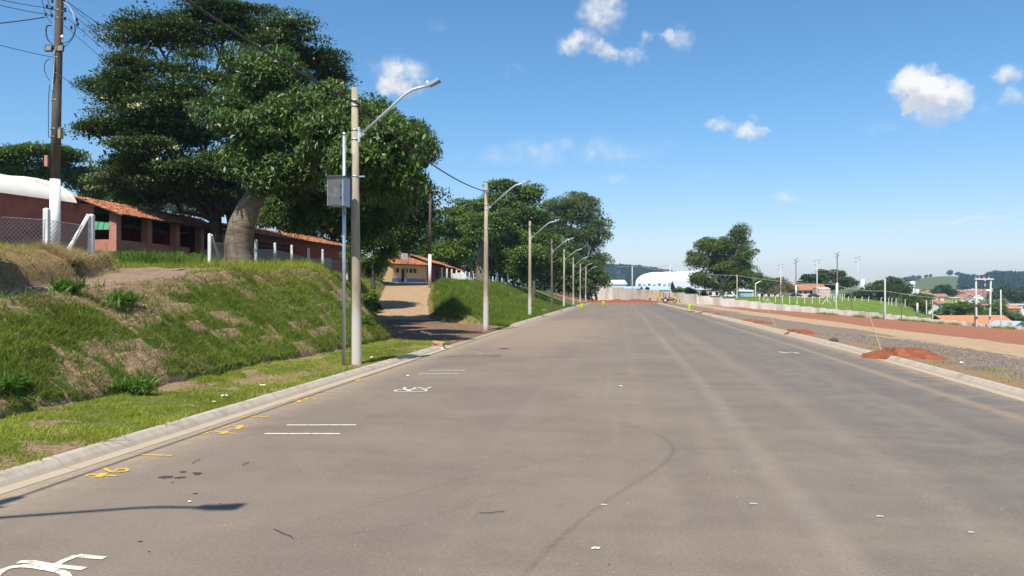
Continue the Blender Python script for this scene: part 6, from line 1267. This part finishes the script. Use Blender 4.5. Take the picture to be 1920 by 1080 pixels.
for x_, r_, w_ in ((0, .45, .24), (1.57, .31, .2)):
    for s_ in (-1, 1):
        b = B(); yy = s_*.42; prof = [(r_*.55, -.5), (r_*.93, -.5), (r_, -.32), (r_, .32), (r_*.93, .5), (r_*.55, .5)]; n_ = 18; k0 = len(b.v)
        for rr2, a in prof:
            for k in range(n_): b.v.append((x_+rr2*math.cos(2*math.pi*k/n_), yy+a*w_, r_+rr2*math.sin(2*math.pi*k/n_)))
        for i in range(5):
            for k in range(n_): b.f.append((k0+i*n_+k, k0+i*n_+(k+1) % n_, k0+(i+1)*n_+(k+1) % n_, k0+(i+1)*n_+k))
        wl_ = b.build('wheel', MAT['tyre'], bh, True); b = B(); b.tube([(x_, yy-w_*.4, r_), (x_, yy+w_*.4, r_)], r_*.56, 14); b.tube([(x_, yy-w_*.5, r_), (x_, yy+w_*.5, r_)], r_*.16, 8); b.build('rim', MAT['rim'], wl_)
bar2('boom', [(-.78, .55), (-1.12, .95), (-1.12, 1.35), (-1.38, 2.02)], 0, .20, .26, MAT['ybackhoe']); bar2('dipper_arm', [(-1.30, 2.12), (-1.9, 1.45), (-2.45, .78)], 0, .16, .20, MAT['ybackhoe']); bar2('hydraulic_ram', [(-1.0, 1.35), (-1.25, 1.95)], 0, .08, .08, MAT['galv']); bar2('hydraulic_ram', [(-1.5, 1.95), (-2.3, 1.05)], 0, .07, .07, MAT['black'])
sidex('slew_post', [(-.7, .35), (-.5, .35), (-.5, .85), (-.85, .75)], -.2, .2, MAT['ybackhoe'])
sidex('digging_bucket', [(-2.35, .82), (-2.62, .80), (-2.80, .58), (-2.74, .34), (-2.52, .16), (-2.56, .40), (-2.46, .62)], -.24, .24, MAT['rust_mast'])
for s_ in (-.38, .38): bar2('stabiliser_leg', [(-.62, .5), (-.68, .08)], s_*1.15, .12, .12, MAT['ybackhoe']); bar2('loader_arm', [(.85, 1.02), (1.6, .86), (2.35, .26)], s_, .11, .17, MAT['ybackhoe'])
bar2('hydraulic_ram', [(1.2, .7), (1.9, .62)], -.38, .06, .06, MAT['galv'])
sidex('loader_bucket', [(2.28, .10), (2.85, .04), (2.87, .08), (2.42, .18), (2.36, .55), (2.62, .62), (2.6, .66), (2.30, .60)], -.62, .62, MAT['rust_mast'])
pbh = W(1247.5, 568, 133); bh.location = np.array((pbh[0], pbh[1], Hs(pbh[0], pbh[1])+.02))*U; bh.rotation_euler = (0, math.radians(.5), math.radians(-14)); bh.scale = (1.05,)*3
# burrow in the mound: the cut in the slope gets its earth roof back
HOLE = 0.0
gx, gy = np.meshgrid(np.linspace(.26, 1.45, 14), np.linspace(19.95, 21.25, 14)); gx = MT(gy)-gx; gz = H(gx, gy)+.02
HOLE = 1.0
ix = np.arange(196).reshape(14, 14); qd = np.stack([ix[:-1, :-1], ix[1:, :-1], ix[1:, 1:], ix[:-1, 1:]], -1).reshape(-1, 4).astype(np.int32)
MAT['burrow'] = simple('dug_earth', (.20, .11, .05), (.12, .06, .03), .95, 8, .8)
o = add('burrow_roof', np.stack([gx, gy, gz], -1).reshape(-1, 3), qd, MAT['burrow'], None, True, loc=(-12.4, 20.6, 2.9)); o['kind'] = 'structure'
so = o.modifiers.new('thick', 'SOLIDIFY'); so.thickness = .14; so.offset = -1
n = 1500; y = rng.uniform(19.95, 21.25, n); x = MT(y)-rng.uniform(.2, 1.35, n); HOLE = 0.0; zt = H(x, y)+.03; HOLE = 1.0; blades('dry_grass', x, y, .17, .018, MAT['straw'], 1.0, 'straw over the burrow in the mound', z=zt)
# ================================================================== DRUMS, STAKES, SOIL, LITTER
def drum(label, px, py, z_, dented=0.0, ribs=True):
    c = Gd(px, py, z_) if z_ is not None else W(px, py, 88); t_ = thing('plastic_drum', label, 'drum', c, 'lime drums on the road')
    b = B(); r_ = .225; b.lathe(c, [(r_*.9, .0), (r_*.98, .02), (r_, .05), (r_, .20), (r_*1.05, .22), (r_, .24), (r_, .42), (r_*1.05, .44), (r_, .46), (r_*.98, .60), (r_*.93, .64), (r_*.86, .645)], 20); b.build('drum_body', MAT['lime'], t_, True)
    b = B(); b.lathe(c+(0, 0, .646), [(r_*.84, 0), (r_*.84, .012), (r_*.2, .014)], 16); b.build('drum_lid', MAT['lime'], t_)
    return t_
drum('lime green drum on the asphalt nearer the left kerb', 1091.3, 579.5, 0); drum('lime green drum standing farther out on the asphalt', 1131.3, 573.2, 0)
d3 = drum('dented lime drum in the red dirt right of the backhoe', 1292, 581.5, .0)
d3.rotation_euler = (0, .12, 0); x3, y3 = d3.location[0]/U, d3.location[1]/U; d3.location[2] = Hs(x3, y3)*U+.04
def stake(label, pa, pc, d_, lean):
    a = W(*pa, d_); a[2] = Hs(a[0], a[1])-.05; c = W(*pc, d_); c[1] += lean; b = B(); n_ = 7; P_ = [a*(1-i/n_)+c*i/n_ for i in range(n_+1)]; b.tube(P_, .020, 7)
    for q in P_[1:-1]: b.tube([q-(c-a)/np.linalg.norm(c-a)*.012, q+(c-a)/np.linalg.norm(c-a)*.012], .025, 7)
    o = b.build('marker_stake', MAT['bamboo'], loc=a); setp(o, label, 'stake', 'cane stakes along the right kerb')
stake('leaning cane stake stuck by the largest red soil heap', (1652, 661), (1636, 586), 24.6, .3); stake('leaning cane stake third from the backhoe', (1456, 617), (1443, 582), 39.5, .2); stake('thin upright cane stake before the eucalyptus', (1372, 598), (1368.5, 567), 54, 0); stake('cane stake leaning right nearest the backhoe', (1338, 589.5), (1347.5, 571), 68, 0)
MAT['redsoil'] = simple('fresh_red_soil', (.25, .082, .038), (.18, .055, .025), .95, 7, .9, bscale=16, c3=(.31, .10, .042), s3=2.5)
def heap(label, pts, hgt, seed, d_=None):
    """pts: (px, py, r) lobes on the ground"""
    L = []
    for px, py, r_ in pts:
        c = Gd(px, py, .08) if d_ is None else W(px, py, d_); L.append((c[0], c[1], r_))
    xs = [l[0] for l in L]; ys = [l[1] for l in L]; rm_ = max(l[2] for l in L)*1.3; nx, ny = 70, 46
    gx, gy = np.meshgrid(np.linspace(min(xs)-rm_, max(xs)+rm_, nx), np.linspace(min(ys)-rm_, max(ys)+rm_, ny)); hgt_ = np.zeros_like(gx)
    for (lx, ly, r_) in L: hgt_ = np.maximum(hgt_, hgt*(r_/rm_*1.3)**1.2*np.clip(1-((gx-lx)**2+(gy-ly)**2)/r_**2, 0, 1)**.8)
    no = fbm(gx*3.5, gy*3.5, seed, 4); no2 = fbm(gx*13, gy*13, seed+5, 3)
    hgt_ = hgt_*(.55+.9*no)+np.where(hgt_ > .005, (no2-.5)*.13, 0)-.03+np.where(hgt_ > .005, .02, 0)
    gz = np.maximum(H(gx, gy), -.0)+hgt_
    gz = np.where((gx-X0)*CT-gy*ST < ur_of(gy)+.0, np.maximum(gz, hgt_+.0), gz)
    ix = np.arange(nx*ny).reshape(ny, nx); qd = np.stack([ix[:-1, :-1], ix[:-1, 1:], ix[1:, 1:], ix[1:, :-1]], -1).reshape(-1, 4)
    up_m = (hgt_ > -.025).ravel(); keep = up_m[qd].any(1); qd = qd[keep]; us, inv = np.unique(qd, return_inverse=True)
    vv2 = np.stack([gx, gy, gz], -1).reshape(-1, 3)[us]; o = add('soil_heap', vv2, inv.reshape(-1, 4).astype(np.int32), MAT['redsoil'], None, True, loc=(L[0][0], L[0][1], 0)); setp(o, label, 'soil heap', 'red soil heaps')
heap('largest red soil heap spilling over the right kerb by the leaning stake', [(1655, 666, .62), (1690, 668, .75), (1720, 671, .62), (1748, 674, .38), (1634, 662, .3)], .27, 3)
heap('low red soil heap second along the right kerb', [(1492, 624, .55), (1512, 627, .5), (1480, 622, .35)], .19, 13)
heap('small red soil heap third along the right kerb', [(1406, 602, .6), (1428, 607, .7)], .15, 23)
heap('small red soil heap near the dented drum', [(1320, 586, .9), (1345, 590, .8), (1300, 583, .7)], .15, 33)
heap('red soil heap under the digging bucket at the road end', [(1160, 564, 2.4), (1195, 565, 2.8), (1215, 566, 2.0), (1130, 563, 2.0)], .6, 43, 148)
o = None
c = Gd(1563, 640, .1); b = B(); b.lathe((c[0], c[1], .08), [(.02, -.02), (.17, .0), (.19, .06), (.12, .13), (.03, .16)], 9); o = b.build('clod', MAT['bark_dark'], loc=c); setp(o, 'dark clod of earth behind the right kerb', 'clod')
def scrap(name, label, cat, px, py, w_, l_, h_, mat, zoff=.015, group=None, seed=0):
    r = np.random.default_rng(seed+int(px)); c = Gd(px, py, 0); z_ = max(Hs(c[0], c[1]), 0.0); c = Gd(px, py, z_); z_ = max(Hs(c[0], c[1]), 0.0)+zoff; n_ = 6; vs_ = []
    for j in range(n_):
        for i in range(n_): vs_.append((c[0]+(i/(n_-1)-.5)*w_*r.uniform(.75, 1.1), c[1]+(j/(n_-1)-.5)*l_*r.uniform(.75, 1.1), z_+h_*r.uniform(0, 1)))
    ix = np.arange(n_*n_).reshape(n_, n_); qd = np.stack([ix[:-1, :-1], ix[:-1, 1:], ix[1:, 1:], ix[1:, :-1]], -1).reshape(-1, 4).astype(np.int32)
    o = add(name, vs_, qd, mat, None, False, loc=(c[0], c[1], z_)); sd2 = o.modifiers.new('thick', 'SOLIDIFY'); sd2.thickness = .006; setp(o, label, cat, group)
# crumpled carton at the kerb end
c = Gd(822, 654, 0); ct = thing('cardboard_box', 'crushed brown cardboard box at the broken end of the kerb', 'box', c)
b = B(); x_, y_ = c[0], c[1]; b.quadbox([(x_-.25, y_-.12, .03), (x_+.2, y_-.14, .03), (x_+.22, y_+.15, .03), (x_-.22, y_+.16, .03), (x_-.22, y_-.1, .24), (x_+.16, y_-.10, .18), (x_+.2, y_+.14, .24), (x_-.17, y_+.15, .29)]); b.build('carton', MAT['cardboard'], ct)
b = B(); b.quadbox([(x_-.22, y_-.11, .235), (x_-.02, y_-.2, .16), (x_-.02, y_-.19, .17), (x_-.22, y_-.10, .25), (x_-.2, y_+.05, .26), (x_-.0, y_+.0, .2), (x_-.0, y_+.01, .21), (x_-.2, y_+.06, .27)]); b.build('flap', MAT['cardboard'], ct)
b = B(); b.quadbox([(x_+.12, y_-.10, .17), (x_+.27, y_-.1, .24), (x_+.28, y_+.1, .25), (x_+.12, y_+.1, .19), (x_+.12, y_-.10, .18), (x_+.27, y_-.1, .25), (x_+.28, y_+.1, .26), (x_+.12, y_+.1, .2)]); b.build('flap', MAT['cardboard'], ct)
b = B(); b.quadbox([(x_-.17, y_-.2, .012), (x_+.2, y_-.22, .012), (x_+.2, y_-.145, .012), (x_-.2, y_-.125, .012), (x_-.18, y_-.18, .05), (x_+.19, y_-.2, .06), (x_+.2, y_-.15, .07), (x_-.2, y_-.13, .06)]); b.build('white_insert', MAT['paper'], ct)
for a in (('plastic_bag', 'clear plastic bottle lying on the verge below the bank', 'litter', 422, 708, .13, .06, .04, MAT['plastic'], .05), ('paper_scrap', 'white scrap lying on the verge beside the bank foot', 'litter', 492, 694, .12, .06, .02, MAT['paper'], .05), ('plastic_bag', 'bluish plastic bag on the grass at the third lamp', 'litter', 1019, 585, .5, .4, .2, MAT['plastic'], .08), ('paper_scrap', 'white scrap of paper on the grass verge, bottom left', 'litter', 402, 757, .05, .04, .02, MAT['paper'], .05),
    ('paper_scrap', 'red and white wrapper on the asphalt above the lamp shadow', 'litter', 356, 942, .03, .025, .012, MAT['paper'], .008), ('paper_scrap', 'twisted white paper strip on the near asphalt', 'litter', 1117, 1029, .07, .02, .01, MAT['paper'], .008), ('paper_scrap', 'small white scrap beside the thin bay lines', 'litter', 765, 705, .08, .06, .02, MAT['paper'], .008), ('paper_scrap', 'white scrap alone in the middle of the road', 'litter', 1164, 724.5, .06, .04, .015, MAT['paper'], .008),
    ('broken_dish', 'pale broken dish lying on the largest soil heap', 'litter', 1724, 668, .22, .14, .03, MAT['paper'], .06), ('paper_scrap', 'white lump in the gravel behind the right kerb', 'litter', 1802, 684, .10, .08, .06, MAT['paper'], .03), ('paper_scrap', 'white scrap at the shaded bank end', 'litter', 698, 650.5, .1, .08, .05, MAT['paper'], .05), ('plastic_bag', 'white sack leaning on the crest fence', 'litter', 874.5, 530, .5, .4, .6, MAT['plastic'], .1)):
    scrap(*a)
for lab, P_ in (('curved dark twig on the near asphalt', [(514, 990), (530, 998), (545, 1003), (549, 1007)]), ('straight twig right of the curved one', [(898, 961), (920, 960), (946, 957)]), ('thin twig above the wet spots', [(361, 868), (370, 863), (376, 860)]), ('thin twig right of the wet spots', [(455, 871), (468, 865)]), ('dark stick on the asphalt left of the white scrap', [(1155, 700), (1178, 700.5)])):
    b = B(); pts = [Gd(x_, y_, .012) for x_, y_ in P_]; b.tube(pts, .0035, 5); o = b.build('twig', MAT['twig'], loc=pts[0]); setp(o, lab, 'twig')
# loose grit on the road
n = 1800; v_ = 3+26*rng.uniform(0, 1, n)**1.6; u_ = rng.uniform(.6, 13.6, n); x, y = xy(u_, v_); s_ = .0028*rng.uniform(.5, 2.4, n)*(1+v_*.03)
v = (np.stack([x, y, np.full(n, .002)], 1)[:, None, :]+oct_[None]*s_[:, None, None]).reshape(-1, 3); f = (np.arange(n)[:, None, None]*5+np.array([(0, 1, 4), (1, 2, 4), (2, 3, 4), (3, 0, 4)])[None]).reshape(-1, 3).astype(np.int32)
MAT['grit'] = leafmat('road_grit', (.03, .026, .024), (.44, .40, .35), .9, 0, .15)
o = add('grit', v, f, MAT['grit'], None, False, np.repeat(rng.uniform(0, 1, n)**.8, 4)); setp(o, 'loose grit and chips on the asphalt', kind='stuff')

# ================================================================== AIR
hz_ = bpy.data.materials.new('haze_air'); hz_.use_nodes = True; t = hz_.node_tree; t.nodes.clear()
ho = N(t, 'ShaderNodeOutputMaterial'); pv = N(t, 'ShaderNodeVolumePrincipled'); pv.inputs['Color'].default_value = (.52, .74, 1.0, 1); pv.inputs['Density'].default_value = .00013; pv.inputs['Anisotropy'].default_value = .1
link(t, pv.outputs[0], ho.inputs['Volume'])
b = B(); b.box(-2750, 2850, -900, 3500, -40, 110); hb = b.build('haze', hz_); hb['kind'] = 'stuff'; hb['label'] = 'thin bluish haze in the air over the valley'
